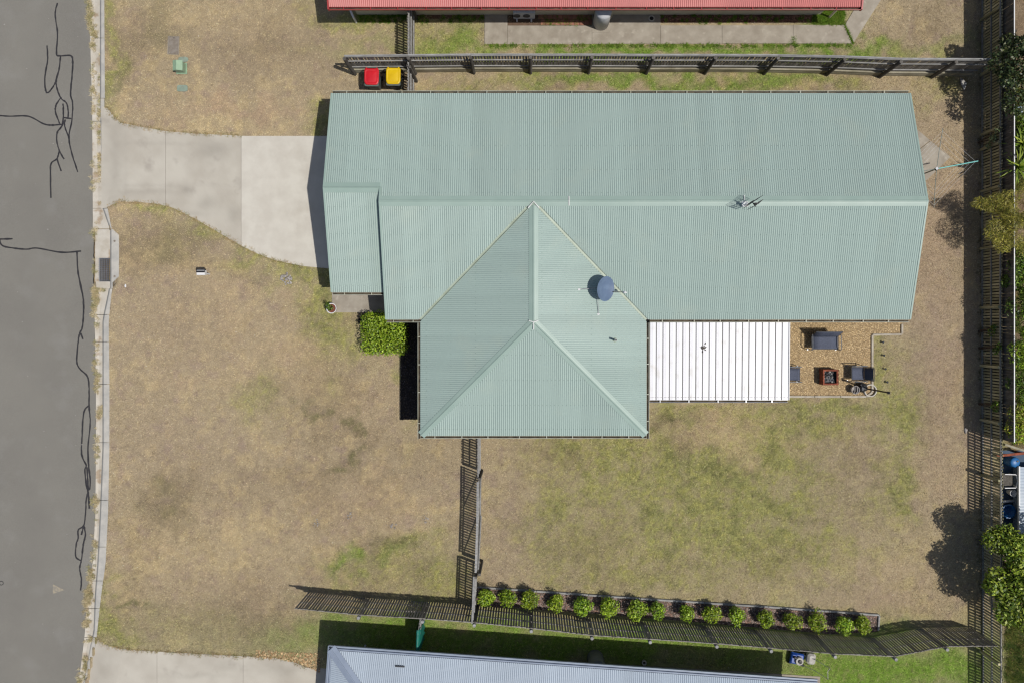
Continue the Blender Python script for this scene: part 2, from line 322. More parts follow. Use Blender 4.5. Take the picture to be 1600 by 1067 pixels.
def lawn(x, y):
    """linear colour and a length factor for turf at world x, y (numpy arrays)"""
    px = NX + x*F/H; py = NY - y*F/H
    wx = px + 46*(fbm(x, y, 1.1, 6, 3)-.5)*2; wy = py + 46*(fbm(x, y, 1.1, 6, 11)-.5)*2
    def fld(lst):
        r = np.zeros_like(px)
        for a, b, rx, ry, k in lst:
            d = ((wx-a)/rx)**2 + ((wy-b)/ry)**2; r = 1-(1-r)*(1-k*np.exp(-d*.9))
        return r
    n1 = fbm(x, y, .35, 5, 21); n2 = fbm(x, y, 1.6, 4, 31); n3 = fbm(x, y, 5.0, 3, 41)
    def sm(a, lo, hi): t = np.clip((a-lo)/(hi-lo), 0, 1); return (t*t*(3-2*t))[..., None]
    c = np.broadcast_to(C_tan, px.shape+(3,)).copy()
    def mixin(c, col, w): w = np.clip(w, 0, 1); w = w[..., None] if w.ndim == px.ndim else w; return c*(1-w)+col*w
    c = mixin(c, C_brown, sm(n1+.5*(n2-.5), .48, .72)*.65)
    c = mixin(c, C_straw, sm(n2+.3*(n3-.5), .52, .75)*.55)
    n5 = fbm(x, y, 2.6, 4, 61); n6 = fbm(x, y, 9.0, 3, 71)
    c = mixin(c, C_mauve, sm(n5, .54, .78)*.5)
    c = mixin(c, C_dirt, sm(fbm(x, y, .8, 4, 81)+.3*(n3-.5), .60, .80)*.3)
    c = mixin(c, C_grey, fld(GREY)*(.4+.9*n2)*.8)
    c = mixin(c, C_dirt, fld(DIRT)*.85)
    c = mixin(c, C_straw, fld(STRAW)*(n3+.3)*.9)
    g = fld(GREENS); g = np.clip(g*1.15*(.25+1.5*n2) + .12*(n3-.5), 0, 1); g = np.clip(g*(.35+1.3*n6)+.5*g*(n5-.5), 0, 1)
    back = 1/(1+np.exp(-(px-760)/12)) * 1/(1+np.exp(-(py-640)/20)) * 1/(1+np.exp((px-1460)/20))
    g = np.clip(g + back*np.clip(n2*1.6-.7, 0, 1)*.4, 0, 1)
    c = mixin(c, C_green, g*.92)
    c = mixin(c, C_yel, g*sm(n6, .5, .72)[..., 0]*.6)
    c = mixin(c, C_deep, g*sm(n5+.4*(n3-.5), .55, .72)[..., 0]*.5)
    c = mixin(c, C_lush, np.clip(fld(LUSH)*(.6+.9*n3), 0, 1)*.95)
    c = mixin(c, C_brown*.92, fld(BROWN)*(.35+1.1*n5)*.75)
    c = mixin(c, C_deep*.8, fld(DARKS)*(.3+1.2*n3)*.8)
    c = mixin(c, C_brown, sm(n3, .62, .8)*.4)
    east = 1/(1+np.exp(-(px-1572)/3)); c = mixin(c, C_soil, east*(.4+.6*n2))
    c = c*np.exp((n6-.5)*.3+(n3-.5)*.22)[..., None]
    return c, np.clip(.75+g*.6+fld(LUSH)*.6, .6, 1.8)
# ------------------------------------------------------------------ ground sheet
def slab_z(px, py):
    up = np.interp(px, [156, 200], [-.085, .012]); kb = np.interp(py, KY, KB)
    lo = np.interp(px-kb, [0, 45], [-.085, .012])
    return np.where(py > 900, lo, up)
def ground_z(x, y):
    px = NX + x*F/H; py = NY - y*F/H
    kb = np.interp(y, KBy, KBx)
    z = .016*(fbm(x, y, .5, 3, 77)-.5)
    near = ((py > 163) & (py < 329) & (px < 205)) | ((py > 1000) & (px < 205))
    inside = inpoly(x, y, NOGRASS[0]) | inpoly(x, y, NOGRASS[1])
    z = np.where(near & inside, np.minimum(z, slab_z(px, py)-.05), np.where(inside, -.03, z))
    return np.where(x < kb-.12, -.42, z)
xs = np.concatenate([[-400, -120, -40], np.arange(-19.2, 21.01, .1), [40, 120, 400]])
ys = np.concatenate([[-400, -120, -30], np.arange(-15.6, 14.41, .1), [30, 120, 400]])
X, Y = np.meshgrid(xs, ys); Z = ground_z(X, Y); col, _ = lawn(X, Y)
nx_, ny_ = len(xs), len(ys)
me = bpy.data.meshes.new('ground'); V = np.stack([X, Y, Z], -1).reshape(-1, 3)
I = np.arange(nx_*ny_).reshape(ny_, nx_)
Fq = np.stack([I[:-1, :-1], I[:-1, 1:], I[1:, 1:], I[1:, :-1]], -1).reshape(-1, 4)
def np_mesh(me, V, Fc, k, colors=None):
    me.vertices.add(len(V)); me.vertices.foreach_set('co', V.astype(np.float32).ravel())
    me.loops.add(len(Fc)*k); me.loops.foreach_set('vertex_index', Fc.astype(np.int32).ravel())
    me.polygons.add(len(Fc)); me.polygons.foreach_set('loop_start', np.arange(0, len(Fc)*k, k, dtype=np.int32))
    if colors is not None:
        a = me.color_attributes.new('Col', 'FLOAT_COLOR', 'POINT')
        a.data.foreach_set('color', np.concatenate([colors, np.ones((len(colors), 1))], 1).astype(np.float32).ravel())
    me.update(calc_edges=True)
np_mesh(me, V, Fq, 4, col.reshape(-1, 3)*1.0); me.materials.append(M_ground)
me.polygons.foreach_set('use_smooth', [True]*len(me.polygons))
ground = put('ground', me); tag(ground, 'dry mown lawn around the houses', kind='structure')

# ------------------------------------------------------------------ road with bitumen crack sealing
def catmull(pts, n=5):
    P = [Vector(p) for p in pts]; out = []
    for i in range(len(P)-1):
        p0, p1, p2, p3 = P[max(i-1, 0)], P[i], P[i+1], P[min(i+2, len(P)-1)]
        for k in range(n):
            t = k/n; out.append(.5*((2*p1)+(p2-p0)*t+(2*p0-5*p1+4*p2-p3)*t*t+(3*p1-p0-3*p2+p3)*t**3))
    out.append(P[-1]); return out
ZR = -.115
rp = [G(kx(KR, y)+random.uniform(-.5, .7), y, ZR) for y in range(-60, 1151, 4)]
b = MB(); vs = []
for i, p in enumerate(rp): vs += [Vector((-60, p.y, ZR+.1)), Vector((-24, p.y, ZR+.05)), p]
n = len(rp); b.add(vs, [(3*i+k, 3*i+3+k, 3*i+4+k, 3*i+1+k) for i in range(n-1) for k in range(2)])
road = b.build('road', M_asphalt); tag(road, 'grey asphalt road with black sealed cracks', kind='structure')
def roadpt(px, py, dz=.004):
    q = G(px, py, ZR); e = G(kx(KR, py), py, ZR).x
    t = np.clip((e-q.x)/(e+24), 0, 1); q.z = ZR+.05*t+dz; return q
Q1 = [[(360,22),(346,95),(361,210),(355,335),(375,352),(440,350),(455,380),(452,470),(442,590),(455,650),(450,760),(432,860),(450,960),(487,1078)],
 [(380,352),(372,430),(352,510),(362,570),(385,620),(415,645),(427,690),(427,740)], [(296,288),(299,380),(283,480),(286,560),(300,583),(330,550),(352,510)],
 [(385,610),(352,660),(350,710),(375,775)], [(-40,722),(60,730),(180,730),(270,775),(320,785),(385,780)], [(395,650),(398,700),(390,785),(360,830),(358,890),(375,950),(402,997)],
 [(400,738),(447,744)], [(432,860),(405,790),(410,750)], [(372,950),(358,995),(325,1020),(317,1067),(321,1240)], [(358,995),(384,1072)]]
Q2 = [[(-30,430),(82,427)], [(0,430),(20,470),(90,485),(170,492),(235,485),(385,511),(508,503)], [(483,511),(490,640),(520,790),(523,890),(515,980),(500,1015),(490,1067),(482,1190),(500,1235),(545,1280),(557,1340),(558,1470),(565,1570),(552,1720),(555,1840),(565,1920),(562,1982),(552,1975),(545,1850)], [(505,1015),(520,1052)]]
Q3 = [[(555,398),(525,440),(515,580),(512,700),(540,770),(532,800),(540,890),(552,940),(560,1040)], [(550,940),(540,990),(536,1067),(525,1144),(490,1174),(490,1224),(478,1264),(475,1339),(505,1364)],
 [(525,1144),(535,1204),(522,1264),(512,1354),(500,1414),(510,1484),(505,1551)], [(525,1144),(510,1204)]]
seal = 0
for off, L in ((0, Q1), (267, Q2), (534, Q3)):
    for pl in L:
        pts = catmull([(p[0]/4, off+p[1]/4, 0) for p in pl], 6); seal += 1
        q = [roadpt(p.x+random.uniform(-.2, .2), p.y, .004+.0007*seal) for p in pts]
        MB().ribbon(q, [.062*math.exp(random.gauss(0, .16)) for _ in q]).build('tar_seam', M_tar, road)
MB().add([roadpt(83, 912), roadpt(83, 927), roadpt(101, 921)], [(0, 1, 2)]).build('worn_paint_triangle', M_paint, road)
ring = [roadpt(3+3*math.cos(t), 910+3*math.sin(t)) for t in np.linspace(0, 2*math.pi, 17)]
MB().ribbon(ring, .03).build('tar_ring', M_tar, road)
b = MB()
for k in range(36):
    px, py = random.uniform(-20, 132), random.uniform(0, 1060); q = roadpt(px, py, .01)
    vs, fs = rock(random.uniform(.012, .03), k, .6, 1); b.add([v+q for v in vs], fs)
tag(b.build('road_grit', M_stone, road), kind='stuff')

# ------------------------------------------------------------------ kerb and gutter in cast sections
kerb_root = empty('kerb', (0, 0, 0)); tag(kerb_root, 'concrete kerb and gutter along the road', kind='structure')
joints = [-40, 60, 154, 190, 260, 326, 358, 451, 492, 534, 600, 691, 781, 854, 907, 950, 995, 1030, 1110]
for a, c in zip(joints[:-1], joints[1:]):
    m = max(2, int((c-a)/8)); yy = np.linspace(a+.35, c-.35, m)
    pan = []; krb = []; low = (163 < (a+c)/2 < 326) or (a+c)/2 > 996; inlet = 358 <= a < 451
    for y in yy:
        r, g, k = kx(KR, y), kx(KG, y), kx(KB, y)
        if inlet: g, k = 172, 186 if 367 < y < 441 else 176
        top = -.085 if low else .012
        pan += [G(r, y, ZR+.006), G(r*.45+g*.55, y, -.15), G(g, y, -.135), G(g, y, -.4), G(r, y, -.4)]
        gf = g+ (1.6 if not low else 1.0)
        krb += [G(g, y, -.134), G(gf, y, top-.02), G(gf+.8, y, top), G(k, y, top), G(k, y, -.4), G(g, y, -.4)]
    def loft(rows, n):
        m_ = len(rows)//n; fs = [(i*n+j, i*n+(j+1) % n, (i+1)*n+(j+1) % n, (i+1)*n+j) for i in range(m_-1) for j in range(n)]
        return fs+[tuple(range(n)), tuple(range((m_-1)*n, m_*n))[::-1]]
    if not (inlet): MB().add(pan, loft(pan, 5)).build('gutter_section', M_gutterpan, kerb_root)
    MB().add(krb, loft(krb, 6)).build('inlet_lintel' if inlet else 'kerb_section', M_kerb, kerb_root)
# drain inlet: pan around the grate, grate bars, lintel bolts
b = MB()
for x0, x1, y0, y1 in ((146, 172, 358, 403), (146, 152.3, 403, 440), (171.8, 172.2, 403, 440), (147, 172, 440, 451)):
    b.prism([G(x0, y0), G(x1, y0), G(x1, y1), G(x0, y1)], -.45, -.128)
b.build('inlet_apron', M_gutterpan, kerb_root)
MB().prism([G(146, 400), G(173, 400), G(173, 442), G(146, 442)], -.6, -.44).build('drain_pit', M_black, kerb_root)
grate = empty('drain_grate', G(162, 421.5, -.125), 0, 'steel bar grate over the kerbside drain', 'drain grate')
c0 = G(162, 421.5, -.125)
def loc(px, py, z): return G(px, py, z)-c0
b = MB()
for x0, x1, y0, y1 in ((152.5, 153.5, 403.2, 439.8), (171, 171.6, 403.2, 439.8), (153.5, 171, 403.2, 404), (153.5, 171, 439, 439.8)):
    b.prism([loc(x0, y0, 0), loc(x1, y0, 0), loc(x1, y1, 0), loc(x0, y1, 0)], -.05, .004)
b.build('frame', M_metal, grate)
for k in range(12):
    y = 405.4+k*2.95; MB().box(loc(162.2, y, -.14), (.46, .018, .04)).build('bar', M_metal, grate)
for k in range(6):
    x = 156+k*2.6; MB().box(loc(x, 421.5, -.141), (.014, .93, .03)).build('cross_bar', M_metal, grate)
for y in (377, 432):
    MB().lathe([(.045, 0), (.045, .004), (.03, .006)], G(179, y, .012), 12).build('lifting_point', M_pit, kerb_root)

# ------------------------------------------------------------------ driveways, paths and slabs
def slab(name, poly, z1, mat, parent=None, z0=-.25, label=None, shrink=.006):
    P = [G(a, b) for a, b in poly]; c = sum(P, Vector())/len(P)
    P = [p+(c-p).normalized()*shrink for p in P]
    zt = [z1(p.x, p.y) if callable(z1) else z1 for p in P]
    return MB().prism([(p.x, p.y) for p in P], z0, zt).build(name, mat, parent)
def grid_slab(name, xcuts, top, bot, mat, parent, zf):
    """a slab bounded by two polylines, as a strip of quads in px x"""
    X_ = np.arange(xcuts[0]+.25, xcuts[1]-.2, 3.0); X_ = np.append(X_, xcuts[1]-.25)
    tx = [p[0] for p in top]; ty = [p[1] for p in top]; bx = [p[0] for p in bot]; by = [p[1] for p in bot]
    vs = []; R = 44
    for x in X_:
        y0 = np.interp(x, tx, ty); y1 = np.interp(x, bx, by)
        for k in range(R):
            y = y0+(y1-y0)*k/(R-1); p = G(x, y); vs.append((p.x, p.y, float(zf(x, y))))
    m = len(X_); fs = [(i*R+k, i*R+k+1, (i+1)*R+k+1, (i+1)*R+k) for i in range(m-1) for k in range(R-1)]
    edge = [i*R for i in range(m)]+[(m-1)*R+k for k in range(1, R)]+[i*R+R-1 for i in range(m-2, -1, -1)]+[k for k in range(R-2, 0, -1)]
    nb = len(vs); vs += [(vs[e][0], vs[e][1], -.3) for e in edge]; ne = len(edge)
    fs += [(edge[i], nb+i, nb+(i+1) % ne, edge[(i+1) % ne]) for i in range(ne)]
    o = MB().add(vs, fs).build(name, mat, parent)
    V_ = np.array([tuple(q) for q in vs]); x, y = V_[:, 0], V_[:, 1]; px = NX+x*F/H; py = NY-y*F/H
    b0, b1 = np.array(S(203, 197, 184)[:3]), np.array(S(188, 181, 168)[:3]); t = np.clip((fbm(x, y, 1.1, 5, 201)-.3)/.4, 0, 1)[:, None]; c = b0*(1-t)+b1*t
    d = np.zeros(len(V_))
    for a, e, rx, ry, k in STAINS:
        wx = px+10*(fbm(x, y, 2.5, 4, 207)-.5); wy = py+10*(fbm(x, y, 2.5, 4, 211)-.5); d = np.maximum(d, k*np.exp(-((wx-a)/rx)**2-((wy-e)/ry)**2))
    c = c*(1-d)[:, None]; a = o.data.color_attributes.new('Col', 'FLOAT_COLOR', 'POINT'); a.data.foreach_set('color', np.concatenate([c, np.ones((len(c), 1))], 1).astype(np.float32).ravel())
    return o
STAINS = [(292, 296, 9, 7, .22), (335, 236, 26, 16, .2), (325, 320, 18, 12, .16), (365, 335, 10, 14, .14), (230, 300, 60, 4, .10), (250, 290, 120, 3, .08), (270, 225, 110, 3, .07), (180, 250, 8, 60, .10), (220, 196, 50, 4, .12), (300, 335, 40, 5, .12), (360, 1040, 30, 9, .10), (310, 1055, 60, 5, .10), (387, 1043, 4, 4, -.15), (440, 1045, 30, 12, .14), (160, 1040, 12, 30, .08)]
drive = empty('driveway'); tag(drive, 'pale concrete driveway of three slabs', kind='structure')
dt = drive_top; db = sorted(drive_bot); zf = lambda x, y: float(slab_z(x, y))
for (a, c), mt in zip(((156.5, 259), (259, 377), (377, 556)), (M_concrete, M_concrete, M_concrete_new)):
    grid_slab('slab', (a, c), dt, db, mt, drive, zf)
ld = empty('lower_driveway'); tag(ld, 'concrete driveway of the neighbouring house', kind='structure')
ldt = [(136, 1067.5), (145, 1020), (150, 998), (165, 1008), (190, 1013), (210, 1015), (245, 1017), (310, 1021), (370, 1024), (415, 1026), (440, 1028), (462, 1034), (478, 1042), (560, 1046)]
for a, c in ((137, 245.5), (245.5, 380), (380, 556)):
    grid_slab('slab', (a, c), ldt, [(130, 1110), (560, 1110)], M_concrete, ld, zf)
path = empty('concrete_path'); tag(path, 'weathered concrete path beside the red roofed house', kind='structure')
for poly in ([(757, 22), (793, 22), (793, 70), (757, 70)], [(793, 41), (925, 41), (925, 70), (793, 70)], [(925, 20), (1032, 20), (1032, 69.5), (925, 69.5)],
             [(1032, 40.5), (1128, 40.5), (1128, 69.5), (1032, 69.5)], [(1128, 40.5), (1239, 40.5), (1239, 69), (1128, 69)],
             [(1239, 40), (1318.5, 40), (1331, 69), (1239, 69)], [(1320, 39.5), (1356, -20), (1402, -40), (1333, 68)]):
    slab('slab', poly, .03+random.uniform(0, .006), M_concrete_old, path)
pv = empty('brick_paving'); tag(pv, 'red brick pavers along the cream wall', kind='structure')
for r in range(2):
    for k in range(11):
        x0 = 841+k*7.6+(3.8 if r else 0); y0 = 22+r*9.2
        MB().box(G(x0+3.6, y0+4.4, .012)+Vector((0, 0, random.uniform(-.004, .004))), (.19, .225, .05), bev=.008).build('paver', M_paver, pv)
po = empty('porch'); tag(po, 'concrete porch slab by the front entry', kind='structure')
slab('slab', [(519, 420), (640, 420), (640, 488.5), (519, 488.5)], .05, M_concrete_old, po)
hs = empty('clothes_line_pad'); tag(hs, 'concrete pad under the rotary clothes line', kind='structure')
for poly in ([(1380, 205), (1428, 199), (1453, 220), (1400, 262)], [(1453.6, 220.6), (1484, 246.5), (1447, 283), (1400.6, 262.6)]):
    slab('slab', poly, .03, M_concrete_old, hs)
pt = empty('patio'); tag(pt, 'concrete floor under the white patio roof', kind='structure')
slab('slab', [(985, 495), (1205, 495), (1205, 612), (985, 612)], .04, M_concrete_old, pt)
pe = empty('paved_yard'); tag(pe, 'blue grey paved yard beyond the timber fence', kind='structure')
slab('slab', [(1562, 703), (1680, 703), (1680, 832), (1562, 832)], .03, M_bluepave, pe)

# ------------------------------------------------------------------ grass blades
NBL = 1150000
xa = rng.uniform(-18.0, 20.6, int(NBL*1.9)); ya = rng.uniform(-14.95, 13.6, int(NBL*1.9))
keep = xa > np.interp(ya, KBy, KBx)+.01
for p in NOGRASS: keep &= ~inpoly(xa, ya, p)
cl = fbm(xa, ya, 6.0, 2, 91); keep &= rng.random(len(xa)) < np.clip(.3+1.2*cl, 0, 1)
xa = xa[keep][:NBL]; ya = ya[keep][:NBL]; nb = len(xa)
cb, lf = lawn(xa, ya); za = ground_z(xa, ya)
tuft = fbm(xa, ya, 9.0, 2, 55)
L_ = rng.uniform(.03, .075, nb)*lf*(.6+.9*tuft); W_ = rng.uniform(.006, .013, nb)
az = rng.uniform(0, 2*np.pi, nb)+3*fbm(xa, ya, 2.5, 2, 5); ti = np.radians(rng.uniform(8, 55, nb))
dx, dy = np.cos(az), np.sin(az)
p0 = np.stack([xa-dy*W_/2, ya+dx*W_/2, za+rng.uniform(0, .012, nb)], -1); p1 = np.stack([xa+dy*W_/2, ya-dx*W_/2, za+rng.uniform(0, .012, nb)], -1)
p2 = np.stack([xa+dx*L_*np.cos(ti), ya+dy*L_*np.cos(ti), za+.008+L_*np.sin(ti)], -1)
val = np.exp(rng.normal(0, .33, nb)+.55*(fbm(xa, ya, 13.0, 2, 123)-.5)+.5*(fbm(xa, ya, 28.0, 1, 133)-.5))[:, None]*1.42
dry = (rng.random(nb) < .14)[:, None]
cb = np.where(dry, cb*.45+C_straw*.62, cb)*val
Vb = np.stack([p0, p1, p2], 1).reshape(-1, 3); Cb = np.repeat(np.clip(cb, 0, .85), 3, 0)
me = bpy.data.meshes.new('lawn_grass'); np_mesh(me, Vb, np.arange(nb*3).reshape(-1, 3), 3, Cb); me.materials.append(M_blade)
tag(put('lawn_grass', me), 'short dry and green grass blades of the lawns', 'grass', kind='stuff')

def tufts(name, spots, mat_cols, label, cat, nblade=26, Lr=(.06, .16), wr=(.006, .012), parent=None, zof=None):
    """dry weeds: many narrow blades fanned round each spot"""
    vv = []; cc = []
    for (x, y, r, k) in spots:
        m = int(nblade*k); a = rng.uniform(0, 6.283, m); rr = r*np.sqrt(rng.random(m)); bx = x+rr*np.cos(a); by = y+rr*np.sin(a)
        L = rng.uniform(Lr[0], Lr[1], m); w = rng.uniform(wr[0], wr[1], m); t = np.radians(rng.uniform(10, 65, m)); a2 = rng.uniform(0, 6.283, m)
        z = np.full(m, zof if zof is not None else 0.0); d = np.stack([np.cos(a2), np.sin(a2)], -1)
        A = np.stack([bx-d[:, 1]*w/2, by+d[:, 0]*w/2, z], -1); B = np.stack([bx+d[:, 1]*w/2, by-d[:, 0]*w/2, z], -1)
        C = np.stack([bx+d[:, 0]*L*np.cos(t), by+d[:, 1]*L*np.cos(t), z+L*np.sin(t)], -1)
        vv.append(np.stack([A, B, C], 1).reshape(-1, 3))
        c0_ = np.array(mat_cols[rng.integers(len(mat_cols))][:3]); cc.append(np.repeat(c0_*np.exp(rng.normal(0, .25, m))[:, None], 3, 0))
    V_ = np.concatenate(vv); me = bpy.data.meshes.new(name); np_mesh(me, V_, np.arange(len(V_)).reshape(-1, 3), 3, np.clip(np.concatenate(cc), 0, .85)); me.materials.append(M_blade)
    return tag(put(name, me, parent), label, cat, kind='stuff')
sp = []
for y in np.arange(-5, 1070, 1.3):
    d = fbm(np.array([y*.02]), np.array([3.3]), 1.5, 3, 8)[0]
    on = 170 < y < 320
    if random.random() < (d-.36)*2.6*(.35 if on else 1):
        p = G(kx(KR, y)+random.gauss(1.5, 2.2), y, ZR); sp.append((p.x, p.y, .06+.1*max(0, d-.4), 1+3*max(0, d-.45)))
for cx_, cy_, rx_, ry_, m in ((147, 52, 5, 10, 30), (145, 72, 4, 6, 16), (158, 453, 5, 2, 6), (149, 458, 3, 8, 22), (142, 895, 5, 16, 40), (138, 930, 6, 10, 34), (136, 974, 6, 5, 20), (141, 998, 5, 5, 16), (157, 645, 6, 9, 26), (134, 1045, 3, 26, 30), (155, 200, 1.2, 90, 60), (148, 566, 3, 4, 10), (147, 783, 4, 6, 14)):
    for k in range(m):
        p = G(cx_+random.gauss(0, rx_*.55), cy_+random.gauss(0, ry_*.55), ZR); sp.append((p.x, p.y, .06, 1.2))
tufts('kerb_weeds', sp, [S(222, 206, 166), S(212, 194, 150), S(178, 172, 122), S(226, 212, 176)], 'dry straw coloured weeds growing along the gutter', 'weeds', 26, (.05, .13), zof=ZR+.005)
sp = []
for poly in (drive_top[1:-1], drive_bot[2:-1], low_drive[4:-1]):
    for (a, c) in zip(poly[:-1], poly[1:]):
        m = int(math.dist(a, c)/1.6)
        for k in range(m):
            t = random.random(); p = G(a[0]+(c[0]-a[0])*t, a[1]+(c[1]-a[1])*t); q = .05+.05*random.random(); sp.append((p.x+random.gauss(0, .04), p.y+random.gauss(0, .04), q, .5))
tufts('edge_grass', sp, [S(190, 165, 115), S(176, 152, 112), S(130, 134, 70), S(166, 146, 108)], 'ragged grass overhanging the driveway edges', 'grass', 22, (.04, .1), zof=.012)
# ------------------------------------------------------------------ corrugated roofs
def corr(name, o, u, v, s0, s1, lo, hi, ze, tan, mat, parent, pitch=.076, amp=.0115, seg=6, breaks=()):
    """corrugated sheet: o eave origin (x,y), u along the eave, v up the slope (unit, horizontal); lo/hi(s) = horizontal run"""
    n = max(2, int(math.ceil((s1-s0)/pitch*seg))); S_ = list(np.linspace(s0, s1, n+1))
    for q in breaks: S_ += [q-1e-4, q+1e-4]
    S_ = sorted(S_); vs = []; fs = []
    for s in S_:
        z = ze+amp*math.cos(2*math.pi*s/pitch)
        a, c = lo(s), max(hi(s), lo(s))
        for r in (a, c):
            vs.append((o[0]+u[0]*s+v[0]*r, o[1]+u[1]*s+v[1]*r, z+tan*r))
    fs = [(2*i, 2*i+2, 2*i+3, 2*i+1) for i in range(len(S_)-1)]
    up = u[0]*v[1]-u[1]*v[0]
    if up < 0: fs = [f[::-1] for f in fs]
    me = mesh(name, vs, fs, mat)
    base = {'green_roof_steel': C_roof, 'red_roof_steel': C_redc}.get(mat.name, C_blue); sa = np.repeat(np.array(S_), 2); k = random.randint(0, 9999)
    sheet = _hash(np.floor(sa/.762)+k, np.zeros_like(sa), 5); colm = fbm(sa, np.full_like(sa, k*.37), 3.0, 4, 9)
    c = base[None]*(1+.07*(sheet-.5)+.12*(colm-.5))[:, None]; a = me.color_attributes.new('Col', 'FLOAT_COLOR', 'POINT')
    a.data.foreach_set('color', np.concatenate([c, np.ones((len(c), 1))], 1).astype(np.float32).ravel())
    return put(name, me, parent)
def folded(name, a, c, w, drop, mat, parent, roll=.022, up=.014):
    """ridge or hip capping from a to c: two wings falling away from a rolled centre"""
    a = Vector(a); c = Vector(c); d = (c-a); d.z = 0; d.normalize(); q = Vector((-d.y, d.x, 0))
    prof = [(-w, -drop*w+up-.006), (-w, -drop*w+up), (-w*.5, -drop*w*.5+up+.001), (-.03, -drop*.03+up), (-.018, up+roll*.7), (0, up+roll), (.018, up+roll*.7), (.03, -drop*.03+up), (w*.5, -drop*w*.5+up+.001), (w, -drop*w+up), (w, -drop*w+up-.006)]
    vs = []
    for p in (a, c):
        for t, h in prof: vs.append(p+q*t+Vector((0, 0, h)))
    n = len(prof); fs = [(i+1, i, n+i, n+i+1) for i in range(n-1)]
    return MB().add(vs, fs).build(name, mat, parent)
def gutter(a, c, out, mat, parent, w=.10, h=.10, strap=1.12, z=0.0, dirt=True):
    """eave gutter from a to c, channel on the side of unit vector out"""
    a = Vector(a); c = Vector(c); o = Vector((out[0], out[1], 0)); e = Vector((0, 0, 1))
    prof = [(0, -.012), (0, -h), (w*.9, -h), (w, -h*.4), (w, 0), (w-.016, .004), (w-.016, -.008), (w-.012, -.03), (w*.85, -h+.006), (.006, -h+.006), (.006, -.012)]
    vs = [p+o*t+e*(hh+z) for p in (a, c) for t, hh in prof]; n = len(prof)
    fs = [(i, (i+1) % n, n+(i+1) % n, n+i) for i in range(n)]+[tuple(range(n)), tuple(range(n, 2*n))[::-1]]
    g = MB().add(vs, fs).build('gutter', mat, parent)
    if dirt:
        pts = [a+o*.008, a+o*(w-.02), c+o*(w-.02), c+o*.008]; MB().add([p+e*(z-h+.02) for p in pts], [(0, 1, 2, 3)]).build('leaf_litter', M_gutterdirt, g)
    L = (c-a).length; d = (c-a).normalized(); k = max(1, int(L/strap))
    for i in range(k+1):
        p = a+d*(L*(i+.5)/(k+1)*.98+random.uniform(-.08, .08))
        MB().box(p+o*(w/2)+e*(z+.003), (abs(d.x)*.028+abs(o.x)*w*.98, abs(d.y)*.028+abs(o.y)*w*.98, .006)).build('strap', mat, g)
    return g
def screws(name, pts, parent, mat, r=.011):
    b = MB()
    for p in pts: b.lathe([(r, 0), (r, .006), (r*.6, .011)], p, 6)
    o = b.build(name, mat, parent); tag(o, kind='stuff'); return o

T = .302; R = 4.3045; ZE = 2.55
YN, YS = 8.865, .256; YR = YN-R; XW, XS, XE = -7.527, -5.46, 14.45
RG = 3.787; YG = YN-RG; YGS = YG-RG
CX = .134; XL, XR = CX-R, CX+R; YW = -4.153; YH = YW+R
ZRG = ZE+T*R
house = empty('house', (0, 0, 0), 0, 'large house with pale green corrugated roof and southern hip wing', 'house')
g_ = .07
hi_n = lambda s: (RG if XW+s < XS else R)-.02
corr('roof_slope', (XW, YN), (1, 0), (0, -1), 0, XE-XW, lambda s: 0, hi_n, ZE, T, M_roof, house, breaks=(XS-XW,))
corr('roof_slope', (XS, YS), (1, 0), (0, 1), 0, XE-XS, lambda s: max(0, R-abs(XS+s-CX)+g_) if abs(XS+s-CX) < R+g_ else 0, lambda s: R-.02, ZE, T, M_roof, house)
corr('roof_slope', (XW, YGS), (1, 0), (0, 1), 0, XS-XW-.02, lambda s: 0, lambda s: RG-.02, ZE, T, M_roof, house)
low = lambda s: max(0, (YW+s)-YS+g_) if YW+s > YS-g_ else 0
corr('roof_slope', (XL, YW), (0, 1), (1, 0), 0, YR-YW-.1, low, lambda s: min(R-.02, s), ZE, T, M_roof, house)
corr('roof_slope', (XR, YW), (0, 1), (-1, 0), 0, YR-YW-.1, low, lambda s: min(R-.02, s), ZE, T, M_roof, house)
corr('roof_slope', (XL, YW), (1, 0), (0, 1), 0, 2*R, lambda s: 0, lambda s: R-abs(XL+s-CX), ZE, T, M_roof, house)
folded('ridge_cap', (XS-.03, YR, ZRG), (XE+.03, YR, ZRG), .185, T, M_cap, house)
folded('ridge_cap', (XW-.03, YG, ZE+T*RG), (XS-.005, YG, ZE+T*RG), .185, T, M_cap, house)
folded('ridge_cap', (CX, YH, ZRG), (CX, YR-.17, ZRG+.002), .17, T, M_cap, house)
for xx in (XL, XR): folded('hip_cap', (xx+(.03 if xx < CX else -.03), YW+.03, ZE+.01), (CX, YH, ZRG), .16, T/1.414, M_cap, house)
for sx in (-1, 1):      # valley trays
    a = Vector((CX+sx*R, YS, ZE-.035)); c = Vector((CX+sx*.05, YR-.05, ZRG-.045)); d = (c-a).normalized(); q = Vector((-d.y, d.x, 0)).normalized()
    vs = [];
    for p in (a, c):
        for t, h in ((-.16, .034), (-.02, 0), (.02, 0), (.16, .034)): vs.append(p+q*t+Vector((0, 0, h)))
    MB().add(vs, [(i, i+1, 5+i, 4+i) for i in range(3)]).build('valley_tray', M_valley, house)
    # raised rolled lip on the wing side of each valley
    MB().tube([a+Vector((-sx*.075, -.0, .05)), c+Vector((-sx*.075, -.0, .06))], .011, 6).build('valley_lip', M_valley, house)
